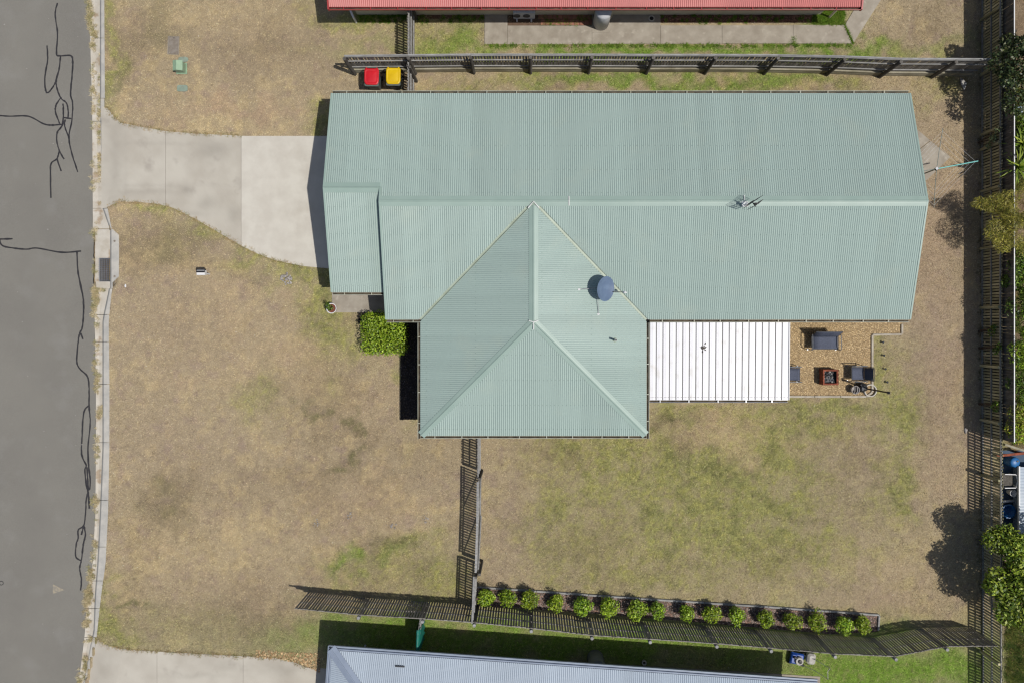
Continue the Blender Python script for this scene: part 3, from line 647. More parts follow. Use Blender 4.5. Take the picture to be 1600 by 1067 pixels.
# barge cappings on the gable ends
def barge(name, pts, wd=.06):
    b = MB()
    for p, q in zip(pts[:-1], pts[1:]):
        p = Vector(p); q = Vector(q); up = Vector((0, 0, .018)); dn = Vector((0, 0, -.17)); o = Vector((wd, 0, 0))
        b.add([p+up, q+up, q+o+up, p+o+up, p+dn, q+dn, q+o+dn, p+o+dn], [(0, 1, 2, 3), (7, 6, 5, 4), (0, 4, 5, 1), (2, 6, 7, 3), (1, 5, 6, 2), (3, 7, 4, 0)])
    return b.build(name, M_cap, house)
barge('barge_cap', [(XW-.05, YN, ZE), (XW-.05, YG, ZE+T*RG), (XW-.05, YGS, ZE)])
barge('barge_cap', [(XE-.01, YN, ZE), (XE-.01, YR, ZRG), (XE-.01, YS, ZE)])
barge('barge_cap', [(XS-.045, YG, ZE+T*RG+.02), (XS-.045, YR, ZRG), (XS-.045, YS, ZE)])
gl = .005
gutter((XW, YN+gl, ZE-.02), (XE, YN+gl, ZE-.02), (0, 1), M_guttermetal, house)
gutter((XR+.13, YS-gl, ZE-.02), (XE, YS-gl, ZE-.02), (0, -1), M_guttermetal, house)
gutter((XS, YS-gl, ZE-.02), (XL-.0, YS-gl, ZE-.02), (0, -1), M_guttermetal, house)
gutter((XW, YGS-gl, ZE-.02), (XS-.06, YGS-gl, ZE-.02), (0, -1), M_guttermetal, house)
gutter((XL-gl, YS-.12, ZE-.02), (XL-gl, YW-.12, ZE-.02), (-1, 0), M_guttermetal, house)
gutter((XR+gl, YS-.12, ZE-.02), (XR+gl, YW-.12, ZE-.02), (1, 0), M_guttermetal, house)
gutter((XL, YW-gl, ZE-.02), (XR, YW-gl, ZE-.02), (0, -1), M_guttermetal, house)
# fixings in rows up each slope
pts = []
def row(x0, x1, y, z, step=.228):
    m = int((x1-x0)/step)
    for i in range(m+1): pts.append((x0+i*step, y, z+.012))
for r in (.25, 1.2, 2.15, 3.1, 4.0):
    row(XW+.1, XE-.1, YN-r, ZE+T*r) if r < 3.6 else row(XS+.1, XE-.1, YN-r, ZE+T*r)
    x1 = CX-(R-r)-.1; x2 = CX+(R-r)+.1; row(XS+.1, x1, YS+r, ZE+T*r); row(x2, XE-.1, YS+r, ZE+T*r)
    if r < 3.6: row(XW+.1, XS-.1, YGS+r, ZE+T*r)
    row(XL+r+.1, XR-r-.1, YW+r, ZE+T*r, .152)
    y = YW+r+.1
    while y < YS+r-.1 and y < YR-.3:
        pts.append((XL+r, y, ZE+T*r+.012)); pts.append((XR-r, y, ZE+T*r+.012)); y += .228
screws('roof_screws', pts, house, material('roof_screw', S(138, 156, 148), .6), .010)
# white sealant at capping laps
for a, c in (((1.42, YR-.17), (1.42, YR+.17)), ((7.8, YR-.02), (7.8, YR+.2))):
    p, q = Vector((a[0], a[1], ZRG-.02)), Vector((c[0], c[1], ZRG-.03)); m = Vector((a[0], YR, ZRG+.04))
    MB().tube([p, m, q], .022, 5).build('sealant', M_sealant, house)
MB().tube([(CX-.2, YR-.26, ZRG-.0), (CX, YR-.03, ZRG+.045), (CX+.2, YR-.26, ZRG-.0)], .024, 5).build('sealant', M_sealant, house)
for dx, dy in ((-.17, .06), (.17, .06), (0, -.27)):
    MB().tube([(CX, YH, ZRG+.045), (CX+dx, YH+dy, ZRG-.0)], .022, 5).build('sealant', M_sealant, house)
# walls, soffits, openings
def walls(poly, z0, z1, parent, mat): return MB().prism([(p[0], p[1]) for p in poly], z0, z1).build('wall', mat, parent)
ov = .45
main = [(XS+ov*.3, YS+ov), (XE-ov*.8, YS+ov), (XE-ov*.8, YN-ov), (XS+ov*.3, YN-ov)]
walls(main, -.1, ZE-.03, house, M_brick)
walls([(XW+.55, YGS+.3), (XS+.12, YGS+.3), (XS+.12, YN-ov), (XW+.55, YN-ov)], -.1, ZE-.03, house, M_brick)
walls([(XL+ov, YW+ov), (XR-ov, YW+ov), (XR-ov, YS+ov-.01), (XL+ov, YS+ov-.01)], -.1, ZE-.032, house, M_brick)
def gable(x, t, ys, zs):
    MB().add([(x, ys[0], zs[0]), (x, ys[1], zs[1]), (x, ys[2], zs[2]), (x+t, ys[0], zs[0]), (x+t, ys[1], zs[1]), (x+t, ys[2], zs[2])], [(0, 1, 2), (5, 4, 3), (0, 3, 4, 1), (1, 4, 5, 2), (2, 5, 3, 0)]).build('gable_wall', M_cream, house)
gable(XW+.56, .1, (YN-.1, YG, YGS+.1), (ZE, ZE+T*RG-.05, ZE)); gable(XE-ov*.8-.11, .1, (YN-.1, YR, YS+.1), (ZE, ZRG-.06, ZE)); gable(XS+.03, .1, (YN-.2, YR, YS+.1), (ZE, ZRG-.06, ZE))
for bx in ((XW, YN-ov, XE, YN), (XS, YS, XE, YS+ov), (XL, YW, XR, YW+ov), (XL, YW+ov, XL+ov, YS), (XR-ov, YW+ov, XR, YS), (XW, YGS, XS, YGS+ov)):
    MB().prism([(bx[0]+.01, bx[1]+.012), (bx[2]-.01, bx[1]+.012), (bx[2]-.01, bx[3]-.012), (bx[0]+.01, bx[3]-.012)], ZE-.14, ZE-.115).build('soffit', M_whitetrim, house)
def opening(name, c, w, h, n, parent, glass=True, mat=M_whitetrim):
    """window or door set on a wall: c centre, n outward direction"""
    rz = math.atan2(n[1], n[0])+math.pi/2; f = MB(); M = Matrix.Rotation(rz, 3, 'Z'); c = Vector(c)
    for (px, pz, sx, sz) in ((0, h/2-.03, w, .06), (0, -h/2+.03, w, .06), (-w/2+.03, 0, .06, h-.12), (w/2-.03, 0, .06, h-.12), (0, 0, .04, h-.12)):
        f.box(c+M @ Vector((px, -.02, pz)), (sx, .09, sz), M=M)
    o = f.build(name, mat, parent); MB().box(c+M @ Vector((0, .01, 0)), (w-.12, .03, h-.12), M=M).build('pane' if glass else 'panel', M_glass if glass else mat, o); return o
gd = MB();
for k in range(4): gd.box((XW+.52, (YN+YGS)/2+.3, .32+k*.54), (.06, 4.8, .53), bev=.012)
gd.build('garage_door', M_cream, house)
for x in (-2.5, 2.0, 6.0, 11.0): opening('window', (x, YN-ov, 1.5), 1.6, 1.1, (0, 1), house)
opening('window', (XL+ov, -2.0, 1.4), 1.8, 1.4, (-1, 0), house); opening('window', (CX, YW+ov, 1.4), 2.0, 1.3, (0, -1), house)
opening('window', (12.0, YS+ov, 1.4), 1.6, 1.2, (0, -1), house); opening('sliding_door', (7.0, YS+ov, 1.1), 2.4, 2.1, (0, -1), house)
opening('front_door', (XS+.45, YS+ov, 1.05), .9, 2.05, (0, -1), house, False)

# white insulated patio roof
patio = empty('patio_cover', (0, 0, 0), 0, 'flat white panel patio roof beside the green roofed house', 'patio roof')
px0, px1, py0, py1 = 4.57, 9.87, .145, -2.80; npan = 21; pw = (px1-px0)/npan
def pz(y): return 2.42+.03*(y-py1)
for k in range(npan):
    x0 = px0+k*pw; b = MB(); prof = [(.0, 0), (.012, .034), (.030, .034), (.040, .004), (pw*.5, .007), (pw-.004, .003), (pw-.004, -.03), (0, -.03)]
    vs = [Vector((x0+t, y, pz(y)+h)) for y in (py0, py1) for t, h in prof]; n = len(prof)
    b.add(vs, [(i, n+i, n+(i+1) % n, (i+1) % n) for i in range(n)]+[tuple(range(n))[::-1], tuple(range(n, 2*n))])
    b.build('roof_panel', M_white, patio)
    MB().box((x0-.006, (py0+py1)/2, pz((py0+py1)/2)+.012), (.016, py0-py1, .014), M=Matrix.Rotation(math.atan(.03), 3, 'X')).build('seam', M_seam, patio)
pts = [(px0+i*pw*.2+.06, py1+.1, pz(py1)+.008) for i in range(npan*5)]
screws('panel_screws', pts, patio, M_seam, .012)
gutter((px0-.05, py1-.005, pz(py1)-.02), (px1, py1-.005, pz(py1)-.02), (0, -1), M_metal, patio, strap=1.3, w=.1)
MB().box((px1+.02, (py0+py1)/2, pz(-1.4)), (.035, py0-py1, .09), M=Matrix.Rotation(math.atan(.03), 3, 'X')).build('edge_trim', M_whitetrim, patio)
for x, y in ((px1-.15, py1+.12), (px0+.3, py1+.12), ((px0+px1)/2, py1+.12)):
    MB().box((x, y, 1.2), (.09, .09, 2.34)).build('post', M_whitetrim, patio)
b = MB(); MB().box(((px0+px1)/2, py1+.12, 2.34), (px1-px0, .06, .1)).build('beam', M_whitetrim, patio)
for k, (a, c) in enumerate(((1097, 541), (1100, 545), (1095, 548), (1103, 536), (1099, 538))):
    pass
lf = MB()
for k in range(14):
    p = G(1099+random.gauss(0, 1.6), 543+random.gauss(0, 3), 2.5); a = random.random()*6.28
    lf.add([p+Vector((math.cos(a)*.07, math.sin(a)*.07, .015)), p+Vector((-math.sin(a)*.02, math.cos(a)*.02, .02)), p-Vector((math.cos(a)*.05, math.sin(a)*.05, -.01)), p+Vector((math.sin(a)*.02, -math.cos(a)*.02, .02))], [(0, 1, 2, 3)])
tag(lf.build('leaf_litter', M_gutterdirt), 'small clump of dead leaves on the white patio roof', 'leaves')

# satellite dish
def build_dish():
    base = Vector((2.55, 1.42, 3.06)); dn = Vector((.62, -.12, .66)).normalized(); c = G(946, 451.5, 3.62)
    o = empty('satellite_dish', base, 0, 'blue grey satellite dish on the southern wing roof', 'satellite dish')
    M = dn.to_track_quat('Z', 'Y').to_matrix(); L = c-base
    n = 36; r0 = .455; prof = [(.001, .0)]+[(r0*t, .12*t*t) for t in np.linspace(.12, 1, 9)]+[(r0+.008, .122), (r0+.008, .108)]+[(r0*t, .12*t*t-.012) for t in np.linspace(.97, .1, 8)]
    MB().lathe(prof, L-dn*.1, n, M, cap=False).build('reflector', M_dish, o, True)
    MB().tube([(0, 0, -.02), (0, 0, .3), L-dn*.13], [.022, .022, .03], 8).build('mast', M_metal, o)
    tip = G(977, 457, 3.5)-base
    MB().tube([L-dn*.1+M @ Vector((0, -.0, 0))+Vector((.25, -.1, -.26)), tip], .014, 6).build('feed_arm', M_dark, o)
    q = (L+dn*.3-tip).normalized(); MB().lathe([(.02, -.06), (.03, -.05), (.03, .02), (.045, .05), (.045, .07)], tip, 10, q.to_track_quat('Z', 'Y').to_matrix()).build('feed_horn', M_whitetrim, o)
    def roofpt(px, py):
        z = 3.1
        for _ in range(4): p = G(px, py, z); z = ZE+T*(XR-p.x) if p.x > CX else z
        return G(px, py, z+.02)-base
    for a in ((905, 452.5), (935, 491)):
        e = roofpt(*a); MB().tube([e, Vector((0, 0, .28))+Vector((-.05, 0, 0))], .012, 6).build('strut', M_metal, o); MB().box(e, (.08, .06, .015)).build('foot_plate', M_whitetrim, o)
build_dish()
# roof vent pipe
p = G(960, 531, 2.86); vp = empty('vent_pipe', (p.x, p.y, ZE+T*(XR-p.x)-.02), 0, 'short grey plumbing vent pipe on the wing roof', 'vent pipe')
MB().lathe([(.04, 0), (.04, .5), (.028, .5), (.028, .2)], (0, 0, 0), 12, cap=False).build('pipe', M_metal, vp); MB().lathe([(.1, .0), (.09, .03), (.045, .06)], (0, 0, 0), 12).build('flashing', M_valley, vp)
# tv antenna
def antenna():
    p = G(1164.5, 322, ZRG); o = empty('tv_antenna', (p.x, p.y, ZRG-.03), 0, 'small black grid television antenna on the main ridge', 'antenna')
    MB().tube([(0, 0, 0), (.02, .03, 1.0)], .016, 8).build('mast', M_dark, o)
    MB().box((-.02, .1, .055), (.24, .3, .012), M=Matrix.Rotation(-.28, 3, 'X')).build('base_plate', M_sealant, o)
    d = Vector((.8, .55, 0)).normalized(); u = Vector((-.55, .8, 0)).normalized()
    b = MB(); c = Vector((.06, .02, .78))
    for k in range(9): b.tube([c-d*.32+Vector((0, 0, -.36+k*.09)), c+d*.32+Vector((0, 0, -.36+k*.09))], .005, 4)
    for k in range(5): b.tube([c+d*(-.32+k*.16)+Vector((0, 0, -.38)), c+d*(-.32+k*.16)+Vector((0, 0, .38))], .005, 4)
    b.build('grid_reflector', M_dark, o)
    for z in (-.24, 0, .24):
        b = MB()
        for s in (-1, 1): b.tube([c-u*.12+Vector((0, 0, z))+d*.24*s, c-u*.16+Vector((0, 0, z+.06*s)), c-u*.12+Vector((0, 0, z+.1))+d*.24*s], .009, 5)
        b.build('bow_element', M_black, o)
    MB().tube([c+Vector((0, 0, -.05)), c-u*.2+Vector((0, 0, -.05))], .02, 6).build('boom', M_black, o)
    MB().box(c+Vector((.0, 0, .1))-u*.1, (.07, .07, .14)).build('junction_box', M_black, o)
antenna()

# red roofed neighbour to the north
nh = empty('red_roof_house', (0, 0, 0), 0, 'neighbouring house with red corrugated roof at the top edge', 'house')
ny = 12.27; nz = 2.25; na, nbx = -7.73, 12.74
corr('roof_slope', (na, ny), (1, 0), (0, 1), 0, nbx-na, lambda s: 0, lambda s: 4.5, nz, T, M_red, nh)
corr('roof_slope', (na, ny+9), (1, 0), (0, -1), 0, nbx-na, lambda s: 0, lambda s: 4.5, nz, T, M_red, nh)
folded('ridge_cap', (na, ny+4.5, nz+T*4.5), (nbx, ny+4.5, nz+T*4.5), .17, T, M_redtrim, nh)
gutter((na, ny-.004, nz-.02), (nbx, ny-.004, nz-.02), (0, -1), M_redtrim, nh)
for x in (na-.05, nbx-.01):
    b = MB(); b.add([(x, ny-.1, nz+.02), (x, ny+4.5, nz+T*4.5+.03), (x, ny+9.1, nz+.02), (x, ny+9.1, nz-.16), (x, ny+4.5, nz+T*4.5-.15), (x, ny-.1, nz-.16),
      (x+.06, ny-.1, nz+.02), (x+.06, ny+4.5, nz+T*4.5+.03), (x+.06, ny+9.1, nz+.02), (x+.06, ny+9.1, nz-.16), (x+.06, ny+4.5, nz+T*4.5-.15), (x+.06, ny-.1, nz-.16)],
      [(0, 1, 4, 5), (1, 2, 3, 4), (6, 11, 10, 7), (7, 10, 9, 8), (0, 6, 7, 1), (1, 7, 8, 2), (5, 4, 10, 11), (4, 3, 9, 10), (0, 5, 11, 6), (2, 8, 9, 3)]); b.build('barge_cap', M_redtrim, nh)
walls([(na+.6, 12.86), (nbx-.75, 12.86), (nbx-.75, 20.5), (na+.6, 20.5)], -.1, nz-.03, nh, M_cream)
for xg in (na+.61, nbx-.85):
    MB().add([(xg, ny+.2, nz-.02), (xg, ny+4.5, nz+T*4.5-.1), (xg, ny+8.8, nz-.02), (xg+.1, ny+.2, nz-.02), (xg+.1, ny+4.5, nz+T*4.5-.1), (xg+.1, ny+8.8, nz-.02)], [(0, 1, 2), (5, 4, 3), (0, 3, 4, 1), (1, 4, 5, 2), (2, 5, 3, 0)]).build('gable_wall', M_cream, nh)
for x in (-1.35, 4.5, 9.0): opening('window', (x, 12.86, 1.4), 1.0, 1.1, (0, -1), nh)
MB().box(((na+nbx)/2, ny+.37, nz-.13), (nbx-na-.02, .72, .025)).build('soffit', M_whitetrim, nh)
p = G(557, 25); MB().tube([(p.x, 12.55, .0), (p.x, 12.55, .55), (p.x-.1, 12.8, .75), (p.x-.1, 12.8, 2.3)], .045, 8).build('downpipe', M_whitetrim, nh)
p = G(1295, 25); MB().tube([(p.x, 12.75, 0), (p.x, 12.75, 2.3)], .045, 8).build('downpipe', M_cream, nh)
ac = empty('air_conditioner', G(819, 33.5)+Vector((0, .1, 0)), 0, 'grey outdoor air conditioner unit against the cream wall', 'air conditioner')
MB().box((0, .12, .40), (.9, .34, .68), bev=.03).build('casing', M_acpaint, ac)
for sx in (-.2, .2): MB().lathe([(.001, 0), (.13, 0), (.15, .015), (.15, 0)], (sx-.1, -.055, .42), 18, Matrix.Rotation(math.pi/2, 3, 'X'), cap=False).build('fan_grille', M_dark, ac)
for sx in (-.3, .3): MB().box((sx, .05, .03), (.06, .4, .06)).build('foot', M_whitetrim, ac)
wh = empty('water_heater', (2.93, 12.52, 0), 0, 'tall silver hot water cylinder beside the concrete path', 'water heater')
MB().lathe([(.33, .04), (.33, 1.2), (.30, 1.3), (.18, 1.35), (.01, 1.36)], (0, 0, 0), 24).build('cylinder', M_acpaint, wh, True)
MB().box((0, -.02, .02), (.74, .74, .05)).build('base_slab', M_concrete_old, wh); MB().tube([(.36, .1, .2), (.42, .15, .3), (.42, .3, 1.2)], .018, 6).build('pipe', M_cream, wh)
dr = empty('drain_gully', G(1018, 29.5, .034), 0, 'round drain hole in the path by the red roofed house', 'drain')
MB().lathe([(.1, 0), (.13, .0), (.13, .02), (.085, .022), (.085, 0)], (0, 0, 0), 18, cap=False).build('rim', M_concrete_new, dr); MB().lathe([(.001, .004), (.09, .004)], (0, 0, 0), 18, cap=False).build('hole', M_black, dr)

# pale blue roofed neighbour to the south
A = G(517, 1013, 1.85); B = G(1278, 1066, 1.85); uu = (B-A); uu.z = 0; LS = uu.length; uu.normalize(); vv_ = Vector((uu.y, -uu.x, 0))
sh = empty('blue_roof_house', (0, 0, 0), 0, 'neighbouring house with pale blue grey corrugated roof at the bottom edge', 'house')
TS = .33
corr('roof_slope', (A.x, A.y), (uu.x, uu.y), (vv_.x, vv_.y), .02, LS, lambda s: .05, lambda s: min(s, 4.2, max(.05, LS+2.0-s)), 1.85, TS, M_blue, sh, amp=.012)
corr('roof_slope', (A.x, A.y), (vv_.x, vv_.y), (uu.x, uu.y), .02, 8.4, lambda s: .05, lambda s: min(s, 8.4-s), 1.85, TS, M_blue, sh, amp=.012)
folded('hip_cap', A+Vector((0, 0, .012)), A+(uu+vv_)*4.2+Vector((0, 0, 4.2*TS)), .2, TS/1.414, M_bluetrim, sh)
folded('ridge_cap', A+(uu+vv_)*4.2+Vector((0, 0, 4.2*TS)), A+uu*LS+vv_*4.2+Vector((0, 0, 4.2*TS)), .18, TS, M_bluetrim, sh)
def gut2(a, c, out):
    b = MB(); o = Vector(out); e = Vector((0, 0, 1)); prof = [(0, -.02), (0, -.1), (.115, -.1), (.12, 0), (.095, .006), (.092, -.02), (.085, -.085), (.01, -.085), (.008, -.02)]
    vs = [p+o*t+e*h for p in (a, c) for t, h in prof]; n = len(prof)
    b.add(vs, [(i, (i+1) % n, n+(i+1) % n, n+i) for i in range(n)]+[tuple(range(n)), tuple(range(n, 2*n))[::-1]]); return b.build('gutter', M_bluetrim, sh)
gut2(A-uu*.1, B, -vv_); gut2(A-vv_*.1, A+vv_*8.4, -uu)
w0 = G(556, 1013)-uu*.2; w0 = w0+vv_*.32; q = [w0, w0+uu*(LS-1.0), w0+uu*(LS-1.0)+vv_*7.4, w0+vv_*7.4]; walls(q, -.1, 1.8, sh, M_cream)
M2 = Matrix.Rotation(math.atan2(uu.y, uu.x), 3, 'Z')
for a_, c_, d_ in ((A, A+uu*LS, vv_), (A, A+vv_*8.4, uu)):
    MB().prism([(p.x, p.y) for p in (a_-d_*.02, c_-d_*.02, c_+d_*.9, a_+d_*.9)], 1.72, 1.745 if d_ is vv_ else 1.74).build('soffit', M_whitetrim, sh)
    MB().prism([(p.x, p.y) for p in (a_-d_*.0, c_-d_*.0, c_+d_*.06, a_+d_*.06)], 1.75, 1.838).build('fascia', M_bluetrim, sh)
for s, w in ((6.5, 1.5), (12.0, 1.2)): opening('window', w0+uu*s+Vector((0, 0, 1.25)), w, 1.0, (-vv_.x, -vv_.y), sh)
for s, r in ((2.8, .25), (12.2, .2), (17.0, .3)):
    pass
MB().box(A+uu*2.75+vv_*.42+Vector((0, 0, .42*TS+.03)), (.36, .05, .03), M=M2).build('roof_clip', M_dark, sh)
p = G(571, 1008); MB().tube([(p.x, p.y, 0), (p.x, p.y, .3), A+uu*1.25+vv_*.35+Vector((0, 0, -.2))], .045, 8).build('downpipe', M_whitetrim, sh)
p = G(912, 1036); MB().tube([(p.x, p.y, 0), (p.x+.03, p.y-.1, 1.0)], .05, 8).build('downpipe', M_whitetrim, sh)
ap = empty('house_apron'); tag(ap, 'narrow concrete strip along the blue roofed house', kind='structure')
ea, eb = G(556, 1012.5), G(1281, 1056); MB().prism([(ea.x, ea.y), (eb.x, eb.y), (eb.x, eb.y-.4), (ea.x, ea.y-.4)], -.1, .03).build('slab', M_concrete_old, ap)
tk = empty('rain_tank', G(930, 1014)+Vector((.0, -.33, 0)), 0, 'dark round water tank beside the blue roofed house', 'water tank')
MB().lathe([(.33, 0), (.34, .05), (.33, .1), (.34, .35), (.33, .4), (.34, .65), (.33, .7), (.33, 1.05), (.29, 1.12), (.12, 1.17), (.001, 1.18)], (0, 0, 0), 22).build('tank_body', material('tank_grey', S(132, 136, 132), .6, S(112, 116, 112), 4), tk, True)
for sx in (-.08, .02, .12): MB().lathe([(.03, 0), (.03, .06), (.015, .06)], (sx, -.12, 1.13), 8).build('fitting', M_black, tk)
vr = empty('vent_ring', G(1006, 1033), 0, 'white pipe riser standing in the shaded grass', 'pipe')
MB().lathe([(.085, 0), (.1, .12), (.1, .16), (.065, .16), (.06, .04)], (0, 0, 0), 18, cap=False).build('rim', M_concrete_new, vr, True); MB().lathe([(.001, .045), (.065, .045)], (0, 0, 0), 14, cap=False).build('hole', M_black, vr)
# ------------------------------------------------------------------ timber fences
PAL = {}
def paling_mesh(w, t, h, mat):
    k = (w, t, h, mat.name)
    if k not in PAL:
        out = []
        for i in range(3):
            b = MB(); b.box((0, 0, h/2), (w*(1+.04*(i-1)), t, h+.012*(i-1))); me = mesh('paling', b.v, b.f, mat); out.append(me)
        PAL[k] = out
    return random.choice(PAL[k])
def fence(name, line, side, h, label, pal=(.075, .016, .032), posts=None, rails=(.35, 1.0, 1.65), pmat=None, rmat=None, postmat=None, z0=.03, post_top=.02, postr=None, plinth=None, cap=None, railsz=(.04, .07), post_off=.085, skip=None, zt=None):
    line = [Vector((p[0], p[1], 0)) for p in line]; root = empty(name, line[0], 0, label, 'fence')
    pmat = pmat or M_wood; rmat = rmat or M_woodlight; postmat = postmat or M_wooddark; o0 = line[0]
    w, t, gap = pal; sd = Vector((side[0], side[1], 0)).normalized()
    for a, c in zip(line[:-1], line[1:]):
        d = c-a; L = d.length; d.normalize(); rz = math.atan2(d.y, d.x); nrm = Vector((-d.y, d.x, 0))
        if nrm.dot(sd) < 0: nrm = -nrm
        n = max(1, int(round(L/(w+gap))))
        for i in range(n):
            p = a+d*((i+.5)*L/n)-o0
            if skip and skip(p+o0): continue
            o = put('paling', paling_mesh(w, t, h-z0, pmat), root, (p.x+random.uniform(-.003, .003), p.y, z0+random.uniform(-.012, .012)), (random.uniform(-.008, .008), random.uniform(-.006, .006), rz+random.uniform(-.05, .05)))
        M = Matrix.Rotation(rz, 3, 'Z')
        for zr in rails:
            MB().box((a+c)/2-o0+nrm*(t/2+railsz[0]/2+.002)+Vector((0, 0, zr)), (L-.004, railsz[0], railsz[1]), M=M).build('rail', rmat, root)
        if plinth:
            for q in range(plinth[0]):
                MB().box((a+c)/2-o0+nrm*(t/2+plinth[3]/2+.004)+Vector((0, 0, plinth[1]*(q+.5))), (L-.01, plinth[3], plinth[1]-.008), M=M, bev=.01).build('sleeper', plinth[2], root)
        if cap: MB().box((a+c)/2-o0+Vector((0, 0, h+cap[1]/2)), (L, cap[0], cap[1]), M=M).build('top_cap', cap[2], root)
    for p in (posts if posts is not None else line):
        q = Vector((p[0], p[1], 0))-o0; hh = h+post_top
        if postr: MB().lathe([(postr, -.1), (postr*.96, hh-.01), (postr*.85, hh)], q+sd*post_off, 12).build('post', postmat, root)
        else: MB().box(q+sd*post_off+Vector((0, 0, hh/2-.05)), (.1, .1, hh+.1), rz=random.uniform(-.06, .06), bev=.008).build('post', postmat, root)
    return root
def gz(px, py, z): p = G(px, py, z); return (p.x, p.y)
# north boundary: palings seen over rails, round dark posts, pale sleepers at the foot
hN = 1.86
ntop = [(538, 87.5), (638, 86.5), (735, 85.5), (829, 85.5), (925, 85.5), (1021, 86), (1118, 86), (1216, 86.5), (1320, 88.5), (1408, 92), (1494, 92.5), (1556, 93)]
nl = [gz(a, c, hN) for a, c in ntop]
fence('boundary_fence', nl, (0, -1), hN, 'long grey paling fence between the red and green roofed houses', (.085, .016, .03), nl[:-1], (.62, 1.30, 1.80), plinth=(2, .2, M_sleeper, .07), post_off=.12, pmat=M_wood, postr=.075, cap=(.05, .02, M_woodlight))
# short cross fence in line with the bins
xf = -4.77
fence('side_fence', [(xf, 12.82), (xf, nl[1][1]+.06)], (1, 0), 1.84, 'short paling fence running up to the red roofed house', (.075, .016, .035), [(xf, 12.7)], (.4, 1.1, 1.7), rmat=M_woodlight, pmat=M_wood)
fence('side_gate_fence', [(xf-.01, nl[1][1]-.24), (xf-.01, YN-.38)], (1, 0), 1.84, 'short paling fence behind the yellow lidded bin', (.075, .016, .035), [(xf, nl[1][1]-.45)], (.4, 1.1, 1.7), rmat=M_woodlight, pmat=M_wood)
# east boundary
ex = 18.70
hE = 1.36
epx = [33, 118, 212, 235, 300, 389, 481, 571, 655, 741, 830, 915]
ep = [(ex, (NY-y)/37.78) for y in epx]
el = [(ex, 14.6), (ex, 9), (ex, 4), (ex, -1), (ex+.02, -6), (ex+.03, -12.3), (ex+.03, -15.6)]
fence('rear_fence', el, (-1, 0), hE, 'mossy paling fence along the right hand boundary', (.074, .016, .046), [(ex, 14.2)]+ep+[(ex, -13.4), (ex, -15)], (.06, .66, 1.28), pmat=M_woodmoss, rmat=M_greyrail, postmat=M_woodmoss, post_top=-.06, post_off=.07)
fence('tall_neighbour_fence', [(ex+.12, 14.6), (ex+.12, 9), (ex+.12, 4), (ex+.12, -4.5)], (1, 0), 1.93, 'taller dark board fence with white capping behind the mossy fence', (.115, .018, .003), [(ex+.12, y) for y in (14.2, 11.5, 9, 6.6, 4, 1.5, -1, -3, -4.4)], (.5, 1.6), pmat=M_wooddark, rmat=M_wooddark, postmat=M_wooddark, post_top=-.05, cap=(.035, .02, M_whitetrim))
# south boundary
hS = 1.85
stop = [(460, 950), (560, 960), (660, 966), (741, 972), (830, 981), (925, 992), (1016, 998), (1120, 1005), (1205, 1012), (1305, 1021), (1400, 1025), (1480, 1009.5), (1560, 1008.5)]
sline = [gz(a, c, hS) for a, c in stop]
fence('south_fence', sline, (0, -1), hS, 'open slatted paling fence along the lower boundary behind the shrubs', (.070, .016, .036), sline[1:-1], (.4, 1.08, 1.74), pmat=M_wood, rmat=M_wood, postmat=M_woodlight, postr=.07, post_top=.03, post_off=.12)
# middle fence with a pair of braced gates
fx = -2.06
fence('middle_fence', [(fx, YW+.3), (fx, -5.95)], (1, 0), 1.75, 'short slatted fence below the hip roof corner', (.062, .016, .046), [(fx, -5.95)], (.4, 1.05, 1.66), pmat=M_wood)
gt = fence('gate', [(fx+.02, -6.05), (fx, -7.7), (fx-.06, -9.6)], (1, 0), 1.78, 'slatted timber gates with diagonal braces between the lawns', (.062, .016, .044), [(fx, -9.68)], (.25, 1.6), pmat=M_wood, cap=(.075, .03, M_woodlight))
gt['category'] = 'gate'
for y0, y1 in ((-6.1, -7.65), (-7.75, -9.55)):
    a = Vector((fx+.05, y0, .3)); c = Vector((fx+.02, y1, 1.55)); o0 = Vector((fx+.02, -6.05, 0)); MB().tube([a-o0, c-o0], .035, 4).build('brace', M_woodlight, gt)
fence('lower_middle_fence', [(fx-.13, -9.75), (fx-.2, -11.6)], (1, 0), 1.78, 'slatted fence joining the gates to the lower boundary', (.062, .016, .044), [(fx-.14, -9.8), (fx-.18, -11.55)], (.4, 1.05, 1.66), pmat=M_wood, cap=(.06, .025, M_woodlight))
# gate of the southern neighbour, half covered in teal sheet
g0 = G(656, 968, 1.5); g1 = G(652, 1019, 1.5)
ng = fence('neighbour_gate', [(g0.x, g0.y+.1), (g1.x, g1.y+.15)], (1, 0), 1.5, 'narrow timber gate leading to the blue roofed house', (.08, .016, .02), [(g0.x, g0.y+.1)], (.3, 1.2), pmat=M_woodlight)
ng['category'] = 'gate'
b = MB(); m = 10; vs = []
for i in range(m+1):
    t = i/m; y = g1.y+.9-t*.85; x = g1.x-.03*t
    wob = .03*math.sin(i*2.3)
    for dx, z in ((-.12+wob, .5), (-.07, 1.2+wob), (-.03, 1.52), (.02, 1.56+wob*.5), (.08, 1.52), (.12-wob, 1.1), (.16+wob, .5)): vs.append((x+dx, y, z))
b.add(vs, [(i*7+j, i*7+j+1, (i+1)*7+j+1, (i+1)*7+j) for i in range(m) for j in range(6)]); tag(b.build('tarpaulin', M_teal, smooth=True), 'teal sheet draped over the gate by the blue roofed house', 'tarpaulin')

